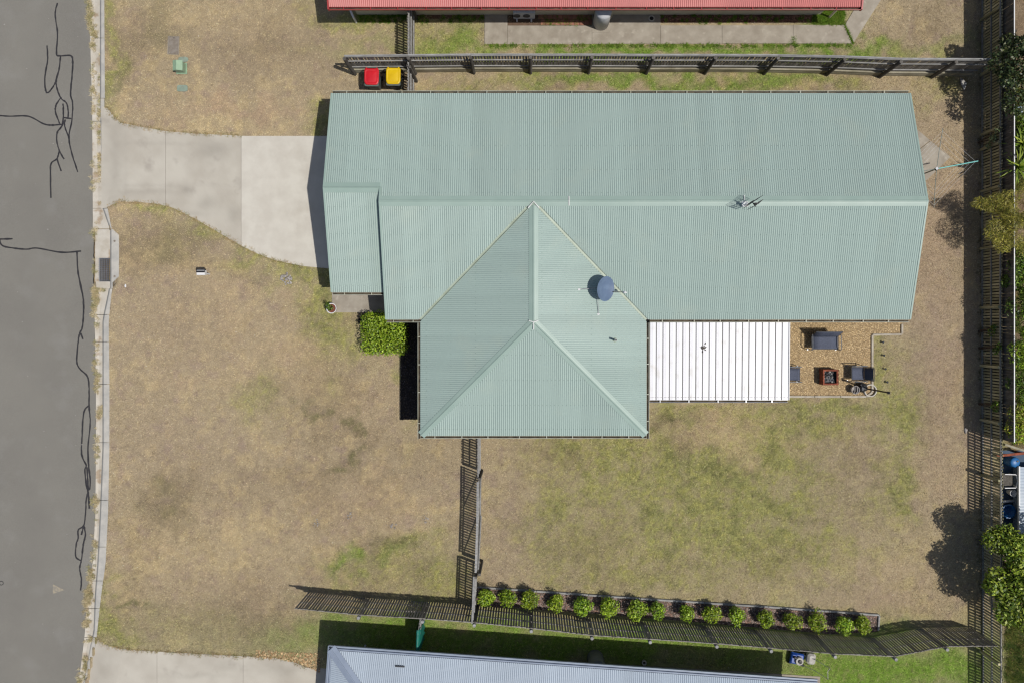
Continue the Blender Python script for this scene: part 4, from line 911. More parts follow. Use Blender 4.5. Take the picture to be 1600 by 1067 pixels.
# ------------------------------------------------------------------ garden edging, chips and mulch
def chips(name, poly, n, cols, size, label, cat, z=.0, flat=.45, rngs=(.6, 1.4)):
    P = [G(a, c) for a, c in poly]; x0, x1 = min(p.x for p in P), max(p.x for p in P); y0, y1 = min(p.y for p in P), max(p.y for p in P)
    x = rng.uniform(x0, x1, n*3); y = rng.uniform(y0, y1, n*3); k = inpoly(x, y, P); x = x[k][:n]; y = y[k][:n]; n = len(x)
    s = size*rng.uniform(rngs[0], rngs[1], n); a = rng.uniform(0, 6.28, n); el = rng.uniform(.4, .9, n); ca, sa = np.cos(a), np.sin(a)
    base = np.array([(1, 0, 0), (0, 1, 0), (-1, 0, 0), (0, -1, 0), (0, 0, 1)])
    V_ = np.zeros((n, 5, 3))
    for i, (bx, by, bz) in enumerate(base):
        j = rng.uniform(.7, 1.2, n); lx = bx*s*j; ly = by*s*el*j; V_[:, i, 0] = x+lx*ca-ly*sa; V_[:, i, 1] = y+lx*sa+ly*ca; V_[:, i, 2] = z+bz*s*flat+rng.uniform(0, .01, n)+ (0 if bz else rng.uniform(-.004, .006, n))
    fc = np.array([(0, 1, 4), (1, 2, 4), (2, 3, 4), (3, 0, 4)]); Fc = (np.arange(n)[:, None, None]*5+fc[None]).reshape(-1, 3)
    cl = np.array([c[:3] for c in cols])[rng.integers(0, len(cols), n)]*np.exp(rng.normal(0, .22, n))[:, None]
    me = bpy.data.meshes.new(name); np_mesh(me, V_.reshape(-1, 3), Fc, 3, np.repeat(np.clip(cl, 0, .85), 5, 0)); me.materials.append(M_chip)
    return tag(put(name, me), label, cat, kind='stuff')
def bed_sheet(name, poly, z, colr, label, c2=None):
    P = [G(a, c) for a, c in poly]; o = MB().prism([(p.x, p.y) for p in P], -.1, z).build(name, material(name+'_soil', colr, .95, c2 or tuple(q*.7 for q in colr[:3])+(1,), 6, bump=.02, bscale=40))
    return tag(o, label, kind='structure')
bed_sheet('gravel_bed', gravel, .02, S(172, 148, 112), 'tan bark chip area beside the patio')
chips('bark_chips', gravel, 24000, [S(216, 192, 150), S(198, 172, 128), S(184, 158, 116), S(172, 146, 110), S(206, 182, 144)], .021, 'tan bark chips scattered under the outdoor chairs', 'bark chips', .02)
bed_sheet('shrub_bed', bed_south, .015, S(112, 98, 88), 'dark mulch bed under the row of shrubs')
chips('shrub_bed_mulch', bed_south, 11000, [S(120, 104, 96), S(140, 124, 116), S(92, 76, 70), S(156, 120, 104), S(170, 156, 146)], .03, 'grey brown mulch around the row of shrubs', 'mulch', .015)
bed_sheet('front_bed_shade', bed_front_shade, .015, S(52, 46, 44), 'dark mulch bed with the front wing shadow painted in')  # mulch bed in the shape of the wing shadow, shade put into its colour
chips('front_bed_shade_mulch', bed_front_shade, 5200, [S(66, 58, 56), S(52, 44, 42), S(84, 78, 76), S(72, 64, 52)], .032, 'dark mulch with the front wing eave shade painted in', 'mulch', .015)  # chip colours darkened for the roof shadow as well as black mulch
nbed = [(1032, 16), (1270, 16), (1280, 36), (1032, 36)]
bed_sheet('north_bed', nbed, .015, S(122, 92, 76), 'narrow soil bed below the red gutter')
chips('north_bed_mulch', nbed, 3500, [S(140, 104, 86), S(110, 80, 66), S(158, 122, 100)], .03, 'brown mulch in the narrow bed below the red gutter', 'mulch', .015)
bed2 = [(640, 14), (757, 14), (757, 30), (640, 30)]
bed_sheet('west_bed', bed2, .015, S(128, 98, 80), 'small soil bed by the cream wall')
b2 = [(793, 12), (925, 12), (925, 22), (793, 22)]; bed_sheet('paver_sand', [(793, 18), (925, 18), (925, 41), (793, 41)], .008, S(120, 98, 80), 'soil joint below the brick pavers')
sp = []
for (a0, a1, b0, b1, m, k) in ((1032, 1270, 18, 37, 60, 1.5), (1270, 1318, 14, 38, 260, 1.4), (842, 925, 24, 41, 40, .7), (640, 757, 22, 36, 40, 1.0), (757, 1331, 71, 74, 200, .6), (1236, 1242, 60, 70, 10, .6), (1318, 1334, 40, 70, 0, 1), (560, 640, 22, 36, 60, 1.4)):
    for _ in range(m):
        p = G(random.uniform(a0, a1), random.uniform(b0, b1)); sp.append((p.x, p.y, .07, k))
for k in range(26):
    t = k/25; p = G(1319+14*t, 40+29*t); sp.append((p.x, p.y, .03, .6))
tufts('path_weeds', sp, [S(112, 150, 44), S(96, 132, 40), S(140, 160, 66)], 'bright green weeds between the path and the cream wall', 'weeds', 26, (.06, .15), (.01, .02), zof=.02)
# blown leaf litter
chips('driveway_leaf_litter', [(400, 1015), (500, 1020), (500, 1050), (470, 1036), (440, 1029), (400, 1027)], 700, [S(190, 160, 120), S(160, 128, 92), S(205, 180, 140)], .035, 'fallen leaves along the lower driveway edge', 'leaf litter', .02, .3)
def edging(name, pts, w, h, mat, label, joint=2.4):
    root = empty(name, (0, 0, 0), 0, label, 'garden edging')
    for a, c in zip(pts[:-1], pts[1:]):
        a = G(*a); c = G(*c); L = (c-a).length; d = (c-a).normalized(); m = max(1, round(L/joint)); rz = math.atan2(d.y, d.x)
        for i in range(m):
            MB().box(a+d*(L*(i+.5)/m)+Vector((0, 0, h/2-.05)), (L/m-.012, w, h+.1), rz=rz+random.uniform(-.004, .004), bev=.012).build('edging_piece', mat, root)
    return root
M_edge = material('pale_edging', S(198, 190, 174), .9, S(172, 162, 146), 5, rand=.06)
edging('patio_edging', [(1231, 619.2), (1352.5, 619.2), (1362, 612), (1362, 523.2), (1408.4, 522.2), (1408.4, 506)], .085, .09, M_edge, 'pale edging round the bark chip area', 1.1)
edging('bed_edging', [(746, 916), (838, 922.5), (1000, 934), (1200, 947), (1372.8, 959.5), (1371, 984)], .075, .1, M_woodlight, 'grey sleeper edging in front of the row of shrubs')

# ------------------------------------------------------------------ plants
def leaves_mesh(name, centers, normals, size, cols, mat, aspect=.5, jitter=.5, fold=.15):
    """one quad leaf per centre; colours vary leaf by leaf"""
    n = len(centers); nr = normals+rng.normal(0, jitter, (n, 3)); nr /= np.linalg.norm(nr, axis=1)[:, None]
    t = rng.normal(0, 1, (n, 3)); t -= (t*nr).sum(1)[:, None]*nr; t /= np.linalg.norm(t, axis=1)[:, None]; w = np.cross(nr, t)
    s = size*rng.uniform(.65, 1.35, n)[:, None]
    V_ = np.stack([centers-t*s*.5, centers+w*s*aspect*.5+nr*s*fold, centers+t*s*.5, centers-w*s*aspect*.5+nr*s*fold], 1).reshape(-1, 3)
    Fc = (np.arange(n)[:, None]*4+np.arange(4)[None]); me = bpy.data.meshes.new(name)
    np_mesh(me, V_, Fc, 4, np.repeat(np.clip(cols, 0, .85), 4, 0)); me.materials.append(mat); return me
def clump_pts(n, blobs, shell=.55):
    """points near the surface of a set of ellipsoid clumps (centre, radii)"""
    wgt = np.array([b[1][0]*b[1][1]+b[1][0]*b[1][2] for b in blobs]); wgt = wgt/wgt.sum(); idx = rng.choice(len(blobs), n, p=wgt)
    d = rng.normal(0, 1, (n, 3)); d /= np.linalg.norm(d, axis=1)[:, None]; r = shell+(1-shell)*rng.random(n)**.5; r *= 1+.18*rng.normal(0, 1, n)*.5
    C = np.array([b[0] for b in blobs])[idx]; Rr = np.array([b[1] for b in blobs])[idx]
    return C+d*Rr*r[:, None], d, idx
def shrub(name, base, blobs, n, size, palette, label, cat, group=None, jitter=.6, aspect=.5, stem=True, trunk=None, fold=.15):
    root = empty(name, base, 0, label, cat, group)
    P, Nn, idx = clump_pts(n, blobs); P[:, 2] = np.maximum(P[:, 2], .03)
    pal = np.array([c[:3] for c in palette]); tone = np.exp(rng.normal(0, .16, len(blobs)))[idx]
    cols = pal[rng.integers(0, len(pal), n)]*(tone*np.exp(rng.normal(0, .2, n)))[:, None]
    put('foliage' if not trunk else 'crown', leaves_mesh(name, P, Nn*.8+np.array([0, 0, .5]), size, cols, M_leaf, aspect, jitter, fold), root)
    if trunk:
        b = MB(); b.tube([(0, 0, -.1), (trunk[0]*.3, trunk[1]*.3, trunk[2]*.45), (trunk[0], trunk[1], trunk[2])], [trunk[3], trunk[3]*.75, trunk[3]*.5], 9)
        for c, r in blobs:
            c = Vector(c); b.tube([(trunk[0]*.6, trunk[1]*.6, trunk[2]*.7), (Vector((trunk[0], trunk[1], trunk[2]))+c)/2+Vector((random.uniform(-.15, .15), random.uniform(-.15, .15), .1)), c], [trunk[3]*.45, trunk[3]*.3, trunk[3]*.12], 6)
        b.build('trunk', M_bark, root)
    elif stem:
        b = MB()
        for k in range(6):
            a = k*1.05; c = blobs[k % len(blobs)][0]; b.tube([(.03*math.cos(a), .03*math.sin(a), 0), (c[0]*.5+.05*math.cos(a), c[1]*.5+.05*math.sin(a), c[2]*.6), (c[0]+.1*math.cos(a), c[1]+.1*math.sin(a), c[2])], [.014, .01, .005], 5)
        b.build('stems', M_bark, root)
    return root
LIME = [S(158, 184, 48), S(132, 164, 40), S(182, 204, 70), S(104, 138, 34), S(146, 174, 40)]
# clipped square bush in front
blobs = [((x, y, z), (.34, .34, .3)) for x in (-.62, -.2, .22, .62) for y in (-.55, -.18, .2, .52) for z in (.75,)]+[((.1, .72, .9), (.22, .2, .2)), ((-.72, .3, .75), (.22, .25, .2)), ((.7, -.6, .7), (.2, .2, .2)), ((-.15, .85, .95), (.1, .14, .1))]+[((x, y, .35), (.4, .4, .38)) for x in (-.55, 0, .55) for y in (-.5, 0, .5)]
pb = G(599, 521, .8); shrub('clipped_bush', (pb.x, pb.y, 0), blobs, 7000, .085, [tuple(q*.98 for q in c[:3]) for c in LIME], 'bright green clipped square bush by the porch', 'bush', jitter=.45)
rows = [(759, 934, 15), (793, 934, 15.5), (827, 937.5, 15), (869, 943, 14), (911, 946.5, 16), (951, 948.5, 16), (995, 953, 17), (1028, 953.5, 14), (1073, 957.5, 13.5), (1112, 960, 15.5), (1151, 960.5, 14.5), (1197, 967, 13.5), (1238, 970, 15), (1277, 971.5, 17.5), (1319, 976.5, 14.5), (1349, 976, 14)]
ordn = ['first', 'second', 'third', 'fourth', 'fifth', 'sixth', 'seventh', 'eighth', 'ninth', 'tenth', 'eleventh', 'twelfth', 'thirteenth', 'fourteenth', 'fifteenth', 'sixteenth']
for i, (a, c, r) in enumerate(rows):
    rr = r/39.5; q = G(a, c, .55); bl = []
    for k in range(9):
        t = k*2.4+i; bl.append(((rr*.55*math.cos(t)*random.uniform(.5, 1.3), rr*.55*math.sin(t)*random.uniform(.5, 1.35), random.uniform(.4, .72)), (rr*.5, rr*.5, rr*.48)))
    bl.append(((0, 0, .45), (rr*.8, rr*.8, .42)))
    tone_ = random.uniform(.72, 1.0); yel_ = random.uniform(.9, 1.08); pal_ = [(c[0]*tone_*yel_, c[1]*tone_, c[2]*tone_) for c in LIME]
    shrub('round_shrub', (q.x, q.y, 0), bl, random.randint(850, 1200), .085, pal_, 'round lime green shrub, %s from the gate end of the bed' % ordn[i], 'shrub', 'shrubs in the lower garden bed', jitter=.55)
# right hand trees and hedge
OLIVE = [S(140, 162, 48), S(112, 138, 40), S(176, 190, 74), S(84, 108, 34)]; DKG = [S(62, 80, 44), S(48, 64, 36), S(84, 102, 58), S(98, 104, 60)]; YEL = [S(176, 168, 70), S(150, 150, 56), S(196, 184, 96), S(120, 126, 50)]
def tree_blobs(n, r, zc, zr, seed, br=.55, flat=1.0):
    rs = random.Random(seed); o = []
    for k in range(n):
        a = k*2.4+rs.random(); q = r*math.sqrt((k+.5)/n)*rs.uniform(.85, 1.1); z = zc+zr*(1-(q/r)**2)*rs.uniform(.2, 1)-zr*.3*rs.random()
        o.append(((q*math.cos(a)*flat, q*math.sin(a), z), (br*rs.uniform(.7, 1.2),)*2+(br*rs.uniform(.5, .8),)))
    return o
shrub('broadleaf_tree', (19.45, -9.7, 0), tree_blobs(38, 2.0, 2.1, .9, 3, .5), 18000, .14, OLIVE, 'leafy olive green tree overhanging the fence at lower right', 'tree', trunk=(0, 0, 1.9, .11), jitter=.7)
shrub('dark_tree', (19.5, 9.9, 0), tree_blobs(24, 1.5, 2.3, .7, 5, .46), 9000, .13, DKG, 'dark glossy tree overhanging the upper right fence corner', 'tree', trunk=(0, 0, 2.0, .09), jitter=.8)
fb = tree_blobs(20, 1.35, 2.0, .7, 8, .42)+[((-1.65, .65, 1.75), (.4, .25, .2)), ((-1.25, .5, 1.85), (.4, .3, .25)), ((-.9, -.9, 1.9), (.4, .4, .25))]
shrub('feathery_tree', (19.3, 4.15, 0), fb, 15000, .15, YEL, 'feathery yellow green tree leaning over the right hand fence', 'tree', trunk=(0, 0, 1.9, .07), jitter=1.0, aspect=.09, fold=.05)
MIDG = [S(110, 142, 40), S(86, 118, 34), S(132, 158, 60), S(66, 94, 30)]
for i, (y, pal, lb) in enumerate(((2.2, MIDG, 'dark green hedge bush just below the feathery tree'), (.75, MIDG, 'green hedge bush with white fence capping beside it, level with the eave'), (-.75, LIME[:3]+MIDG[:2], 'bright green hedge bush level with the outdoor chairs'), (-2.3, MIDG, 'green hedge bush level with the fire pit'), (-3.75, YEL[:2]+LIME[:2], 'yellow green hedge bush at the end of the white capping'))):
    shrub('hedge_bush', (19.55+.1*(i % 2), y, 0), tree_blobs(13, .8, 1.55+.15*(i % 3), .5, 20+i, .36), 3800, .11, pal, lb, 'bush', 'hedge bushes beyond the right fence', jitter=.8, aspect=.3)
shrub('shade_bush', (19.9, 6.9, 0), tree_blobs(10, .7, .9, .4, 40, .36), 2200, .1, DKG, 'dark low bush below the spiky yucca plants', 'bush', jitter=.8)
shrub('upper_bush', (20.1, 8.1, 0), tree_blobs(8, .5, .7, .3, 41, .3), 1400, .1, MIDG, 'small green bush above the yuccas beyond the fence', 'bush', jitter=.8)
q = G(1556, 213, 1.1); shrub('fence_creeper', (ex-.16, q.y, 0), [((0, -.1, 1.0), (.12, .18, .2)), ((.05, .2, 1.25), (.12, .16, .16)), ((-.02, -.32, .8), (.1, .12, .16))], 260, .11, [S(176, 190, 136), S(150, 168, 112), S(170, 150, 120)], 'pale green creeper poking through the right hand fence', 'creeper', jitter=.9, aspect=.4)
for i, (y, z) in enumerate(((-.9, 1.2), (-.2, .9), (-3.2, 1.1))):
    shrub('fence_sprig', (ex-.14, y, 0), [((0, 0, z), (.1, .22, .2)), ((0, .15, z+.2), (.08, .14, .1))], 120, .09, MIDG, ('sprig of leaves through the fence level with the bench', 'small sprig low on the fence level with the eave', 'sprig of leaves on the fence level with the fire pit')[i], 'creeper', 'sprigs growing through the right fence', jitter=.9)
# yuccas: every sword leaf on its own
LEAF = []
for k in range(5):
    L = .62+.07*k; m = 5; vs = []
    for i in range(m+1):
        t = i/m; w = .032*(1-t)**.6*(.75+.6*min(1, t*3)); z = .25*t*L-.34*t*t*L*(.4+.25*k); vs += [(t*L, -w, z+.006), (t*L, 0, z-.006), (t*L, w, z+.006)]
    LEAF.append(mesh('leaf', vs, [(i*3+j, i*3+3+j, i*3+4+j, i*3+1+j) for i in range(m) for j in range(2)], material('yucca_leaf_%d' % k, S(150+6*k, 176, 70), .4, S(112, 146, 46), 9, rand=.25, spec=.5)))
for (px, py, z, n, lb) in ((1597, 226, 1.55, 42, 'larger spiky yucca nearest the top beyond the right fence'), (1591, 262, 1.75, 40, 'spiky yucca leaning over the fence above the feathery tree')):
    p = G(px, py, z); root = empty('yucca', (p.x, p.y, 0), 0, lb, 'yucca', 'yuccas beyond the fence')
    MB().tube([(0, 0, -.05), (.02, 0, z*.5), (0, 0, z)], [.08, .065, .05], 9).build('stem', M_bark, root)
    for k in range(n):
        put('leaf', LEAF[k % 5], root, (0, 0, z-.12*(k/n)), (random.uniform(-.2, .2), -(1.15-1.25*k/n), k*2.4+random.uniform(-.2, .2)))
# ------------------------------------------------------------------ small things in the front yard
def wheelie(loc, lidmat, label):
    o = empty('wheelie_bin', loc, random.uniform(-.03, .03), label, 'bin', 'wheelie bins beside the paling fence')
    b = MB(); rings = []
    for z, sx, sy, oy in ((.06, .40, .42, .02), (.10, .43, .46, .02), (.60, .49, .56, .0), (.97, .53, .63, -.01), (1.0, .57, .67, -.01), (1.02, .57, .67, -.01)):
        r = .06; n = []
        for cx, cy, a0 in ((1, 1, 0), (-1, 1, 90), (-1, -1, 180), (1, -1, 270)):
            for k in range(4):
                a = math.radians(a0+k*30); n.append((cx*(sx/2-r)+r*math.cos(a), oy+cy*(sy/2-r)+r*math.sin(a), z))
        rings.append(n)
    vs = [p for r in rings for p in r]; n = 16
    fs = [(i*n+k, i*n+(k+1) % n, (i+1)*n+(k+1) % n, (i+1)*n+k) for i in range(len(rings)-1) for k in range(n)]+[tuple(range(n))[::-1], tuple(range((len(rings)-1)*n, len(rings)*n))]
    b.add(vs, fs).build('body', M_bingrey, o)
    b = MB(); rings = []
    for z, sx, sy in ((1.03, .575, .65), (1.055, .585, .66), (1.075, .56, .635), (1.08, .47, .53), (1.07, .44, .5), (1.075, .40, .44), (1.085, .1, .1)):
        m = []
        for k in range(28):
            a = 2*math.pi*k/28; c, s = math.cos(a), math.sin(a); e = .34 if s < 0 else .22
            m.append((math.copysign(abs(c)**e, c)*sx/2*(1-.05*(s < -.3)), .03+math.copysign(abs(s)**e, s)*sy/2, z))
        rings.append(m)
    vs = [p for r in rings for p in r]; n = 28
    b.add(vs, [(i*n+k, i*n+(k+1) % n, (i+1)*n+(k+1) % n, (i+1)*n+k) for i in range(len(rings)-1) for k in range(n)]+[tuple(range(n))[::-1], tuple(range((len(rings)-1)*n, len(rings)*n))])
    b.build('lid', lidmat, o, True)
    MB().tube([(-.24, .33, 1.0), (-.22, .40, 1.03), (.22, .40, 1.03), (.24, .33, 1.0)], .017, 6).build('handle', M_bingrey, o)
    for sx in (-.24, .24):
        MB().lathe([(.1, -.025), (.1, .025), (.05, .03)], (sx, .25, .1), 14, Matrix.Rotation(math.pi/2, 3, 'Y')).build('wheel', M_black, o)
    for sx in (-.21, .21): MB().box((sx, .355, 1.045), (.06, .07, .05), bev=.01).build('hinge', lidmat, o)
    return o
p = G(580.5, 121.5, 1.05); wheelie((p.x, p.y, 0), M_binred, 'grey wheelie bin with a red lid beside the fence')
p = G(614.5, 120.5, 1.05); wheelie((p.x, p.y, 0), M_binyel, 'grey wheelie bin with a yellow lid beside the fence')
p = G(323.5, 428.5); mb = empty('letterbox', p, 0, 'small white letterbox on a post on the front lawn', 'letterbox')
t = G(313.5, 426.2, .95)-p
MB().box((t.x*.75, t.y*.75, .36), (.05, .05, .8)).build('post', M_whitetrim, mb)
MB().box((t.x, t.y-.0, .86), (.33, .2, .2), bev=.01).build('box', M_whitetrim, mb)
MB().add([(t.x-.17, t.y-.0, 1.0), (t.x+.17, t.y-.0, 1.0), (t.x+.17, t.y+.14, .93), (t.x-.17, t.y+.14, .93), (t.x-.17, t.y, .965), (t.x+.17, t.y, .965), (t.x+.17, t.y+.14, .9), (t.x-.17, t.y+.14, .9)], [(0, 1, 2, 3), (4, 7, 6, 5), (0, 4, 5, 1), (2, 6, 7, 3), (1, 5, 6, 2), (3, 7, 4, 0)]).build('lid', M_black, mb)
pit = empty('service_pit', G(271, 71.5, .015), -.03, 'rectangular grey concrete pit lid set in the verge', 'pit lid')
MB().box((0, 0, 0), (.42, .70, .03), bev=.006).build('lid', M_pit, pit)
b = MB()
for x, y, sx, sy in ((-.225, 0, .02, .74), (.225, 0, .02, .74), (0, .37, .43, .02), (0, -.37, .43, .02)): b.box((x, y, -.002), (sx, sy, .03))
b.build('surround', M_concrete_old, pit); MB().box((.02, .3, .017), (.05, .03, .004)).build('lift_slot', M_black, pit)
def cover(px, py, w, h, n, label, ex_=4.0):
    o = empty('valve_cover', G(px, py, .02), 0, label, 'cover', 'service covers in the verge')
    prof = []
    for s, z in ((1, 0), (1, .015), (.93, .02), (.0, .022)):
        prof.append([(math.copysign(abs(math.cos(2*math.pi*k/24))**(2/ex_), math.cos(2*math.pi*k/24))*w/2*s, math.copysign(abs(math.sin(2*math.pi*k/24))**(2/ex_), math.sin(2*math.pi*k/24))*h/2*s, z) for k in range(24)])
    vs = [p for r in prof for p in r]; MB().add(vs, [(i*24+k, i*24+(k+1) % 24, (i+1)*24+(k+1) % 24, (i+1)*24+k) for i in range(3) for k in range(24)]).build('lid', M_lidgreen, o)
    MB().box((0, h*.28, .024), (w*.2, .02, .006)).build('lift_tab', M_pit, o)
cover(286.5, 93.5, .42, .22, 0, 'oval grey green cover touching the pit lid in the verge', 2.6); cover(285, 138.5, .44, .27, 0, 'oblong grey green cover in the verge nearest the driveway', 5.0)
gp = G(284.5, 108); pl_ = empty('utility_pillar', gp, 0, 'pale green metal utility pillar standing in the verge', 'utility pillar')
MB().box((0, 0, .2), (.36, .38, .42), bev=.02).build('cabinet', M_pillar, pl_)
MB().add([(-.2, -.21, .41), (.2, -.21, .41), (.2, .21, .41), (-.2, .21, .41), (-.02, -.2, .50), (-.02, .2, .50)], [(0, 1, 4), (1, 2, 5, 4), (2, 3, 5), (3, 0, 4, 5), (3, 2, 1, 0)]).build('cap', M_pillar, pl_)
MB().box((0, 0, .03), (.44, .46, .06), bev=.01).build('plinth', M_pillar, pl_)
c = G(448, 436); st = empty('stone_pile', c, 0, 'small pile of pale stones on the lawn by the driveway', 'stones')
for k in range(42):
    a = random.random()*6.28; r = .24*math.sqrt(random.random()); vs, fs = rock(random.uniform(.03, .06), k, .75, 1)
    MB().add(vs, fs).build('stone', M_stone, st, loc=(r*math.cos(a), r*math.sin(a), .025+.07*(1-r/.24)))
for (px, py, s, lb) in ((196, 447, .06, 'white scrap on the lawn beside the kerb inlet'), (509, 672, .11, 'grey stone at the edge of the rear fence shadow')):
    if px > 400: px, py = 1509, 672
    vs, fs = rock(s, px, .4, 2); o = MB().add(vs, fs).build('scrap' if px < 400 else 'stone', M_whitetrim if px < 400 else M_stone, loc=G(px, py, .03)); o.scale = (.6, 1.2, 1); tag(o, lb, 'scrap' if px < 400 else 'stone')
for i, (px, py) in enumerate(((614, 821), (665, 811), (496, 816), (547, 803))):
    c = G(px, py); o = empty('stone_scatter', c, 0, ('pale bare stones near the slatted fence shadow, left pair', 'pale bare stones nearest the slatted fence shadow', 'faint pale pebbles at the left end of the bare patch', 'pale pebbles at the top of the bare patch')[i], 'stones', 'pebbles scattered on the lower front lawn')
    for k in range(12):
        vs, fs = rock(random.uniform(.015, .035), k+i*9, .6, 1); MB().add(vs, fs).build('pebble', M_stone, o, loc=(random.gauss(0, .1), random.gauss(0, .08), .035))
# potted plant by the porch
p = G(518.5, 482, .3); pp = empty('pot_plant', (p.x, p.y, 0), 0, 'white round pot with a small palm by the porch corner', 'pot plant')
MB().lathe([(.13, .05), (.16, .06), (.205, .36), (.215, .4), (.185, .4), (.175, .34), (.001, .33)], (0, 0, 0), 24, cap=False).build('pot', M_whitetrim, pp, True)
MB().lathe([(.001, .345), (.178, .345)], (0, 0, 0), 20, cap=False).build('potting_soil', M_terracotta, pp)
P, Nn, idx = clump_pts(170, [((-.03, .02, .52), (.14, .13, .12)), ((-.1, .16, .6), (.07, .1, .06))]); put('foliage', leaves_mesh('foliage', P, Nn, .09, np.array([c[:3] for c in MIDG])[rng.integers(0, 4, 170)], M_leaf, .3, .8), pp)

# ------------------------------------------------------------------ outdoor seating
def sling_seat(name, loc, rz, width, label, cat='chair', group=None):
    """faces -Y in its own frame; back is at +Y"""
    o = empty(name, loc, rz, label, cat, group); w = width/2
    def sheet(a, c, sag, nm):
        m = 8; vs = []
        for i in range(m+1):
            t = i/m; y = a[0]+(c[0]-a[0])*t; z = a[1]+(c[1]-a[1])*t-sag*math.sin(math.pi*t)
            for x in (-w+.06, -w*.3, w*.3, w-.06): vs.append((x, y, z-(.01 if abs(x) < w*.5 else 0)))
        b = MB().add(vs, [(i*4+j, (i+1)*4+j, (i+1)*4+j+1, i*4+j+1) for i in range(m) for j in range(3)]); ob = b.build(nm, M_sling, o, True)
        mo = ob.modifiers.new('thick', 'SOLIDIFY'); mo.thickness = .012
    sheet((-.26, .40), (.24, .37), .02, 'seat'); sheet((.25, .39), (.42, .86), -.02, 'backrest')
    for s in (-1, 1):
        x = s*(w-.04); xo = s*w
        MB().tube([(x, -.27, .40), (x, .25, .37), (x, .43, .88)], .014, 6).build('side_rail', M_dark, o)
        MB().tube([(xo, -.30, 0), (xo, -.30, .56), (xo, -.22, .62), (xo, .26, .60), (xo, .32, .56)], .016, 7).build('armrest', M_frame, o)
        MB().tube([(xo, .34, 0), (xo, .30, .57)], .016, 7).build('leg', M_dark, o); MB().box((xo, -.30, .01), (.05, .06, .02)).build('foot', M_metal, o)
    MB().tube([(-w+.04, -.27, .40), (w-.04, -.27, .40)], .014, 6).build('front_rail', M_dark, o)
    m = 6; pts = [(-w+.04+(2*w-.08)*i/m, .43, .88+.05*math.sin(math.pi*i/m)) for i in range(m+1)]
    MB().tube(pts, .014, 6).build('top_rail', M_dark, o); return o
p = G(1289, 533, .4); sling_seat('garden_bench', (p.x, p.y-.05, .02), 0, 1.16, 'dark grey two seat sling bench on the bark chips', 'bench')
p = G(1241, 584.5, .4); sling_seat('sling_chair', (p.x-.05, p.y, .02), math.pi/2, .62, 'grey sling chair half hidden under the white patio roof', 'chair', 'sling chairs round the fire pit')
p = G(1339, 583.5, .4); sling_seat('sling_chair', (p.x+.05, p.y, .02), -math.pi/2, .62, 'grey sling chair right of the fire pit', 'chair', 'sling chairs round the fire pit')
p = G(1291, 588); fp = empty('fire_pit', (p.x, p.y, .02), 0, 'rusty square steel fire pit full of charred scraps', 'fire pit'); w = .31
for s, ax in ((1, 0), (-1, 0), (1, 1), (-1, 1)):
    b = MB(); m = 8
    for k in range(m):      # scalloped top edge
        t = -w+2*w*(k+.5)/m; hh = .40+.03*(k % 2); c = (s*w, t, hh/2+.06) if ax == 0 else (t, s*w, hh/2+.06); d = (.012, 2*w/m, hh) if ax == 0 else (2*w/m-.002, .012, hh); b.box(c, d)
    b.build('side_panel', M_rust, fp)
MB().box((0, 0, .22), (2*w-.02, 2*w-.02, .02)).build('floor_plate', M_dark, fp)
b = MB()
for s in (-1, 1): b.box((s*w*.9, 0, .44), (.06, 2*w, .012)); b.box((0, s*w*.9, .452), (2*w, .06, .012))
b.build('rim', M_rust, fp)
for sx in (-1, 1):
    for sy in (-1, 1): MB().box((sx*(w-.02), sy*(w-.02), .05), (.05, .05, .12)).build('leg', M_rust, fp)
for k in range(44):
    vs, fs = rock(random.uniform(.025, .05), k, .7, 1); MB().add(vs, fs).build('coal', M_coal if k % 3 else M_stone, fp, loc=(random.uniform(-.22, .22), random.uniform(-.22, .22), .28+random.uniform(0, .06)))
for k in range(9):
    a = random.random()*6.28; c = Vector((random.uniform(-.15, .15), random.uniform(-.15, .15), .36)); MB().tube([c+Vector((math.cos(a+t)*.07, math.sin(a+t)*.07, .01*t)) for t in np.linspace(0, 4.4, 9)], .008, 5).build('scroll', M_metal, fp)
p = G(1335, 608.5, .2); bk = empty('bucket', (p.x, p.y, .02), 0, 'light grey ribbed bucket beside the bark chip edging', 'bucket')
MB().lathe([(.12, 0), (.13, .02), (.155, .2), (.15, .21), (.165, .3), (.17, .31), (.15, .31), (.13, .2), (.11, .05), (.001, .05)], (0, 0, 0), 20, cap=False).build('pail', M_stone, bk)
for s in (-.06, .05): MB().tube([(s-.05, -.16, .3), (s, -.05, .36), (s, .06, .36), (s+.02, .16, .3)], .02, 6).build('flap', M_stone, bk)
p = G(1347, 605, .2); vs, fs = rock(.2, 3, 1.0, 3); bgm = empty('black_bag', (p.x, p.y, .02), 0, 'lumpy black bag between the chair and the white ring', 'bag')
MB().add([v+Vector((0, 0, .17)) for v in vs], fs).build('sack', M_black, bgm, True); MB().tube([(-.1, .12, .3), (-.06, .02, .38), (-.04, -.1, .34)], .025, 6).build('strap', M_metal, bgm)
p = G(1358.5, 609.5); rg = empty('tree_ring', (p.x, p.y, .0), 0, 'pale round concrete ring at the corner of the bark chips', 'garden ring')
MB().lathe([(.265, -.05), (.265, .11), (.25, .125), (.225, .125), (.215, .11), (.215, -.05)], (0, 0, 0), 32, cap=False).build('rim', M_concrete_new, rg, True)
MB().lathe([(.001, .03), (.22, .03)], (0, 0, 0), 24, cap=False).build('fill', MATS['gravel_bed_soil'], rg)
p = G(1351.5, 606.5); tp = empty('garden_pole', (p.x, p.y, .0), 0, 'tall thin dark timber pole standing in the concrete ring', 'pole')
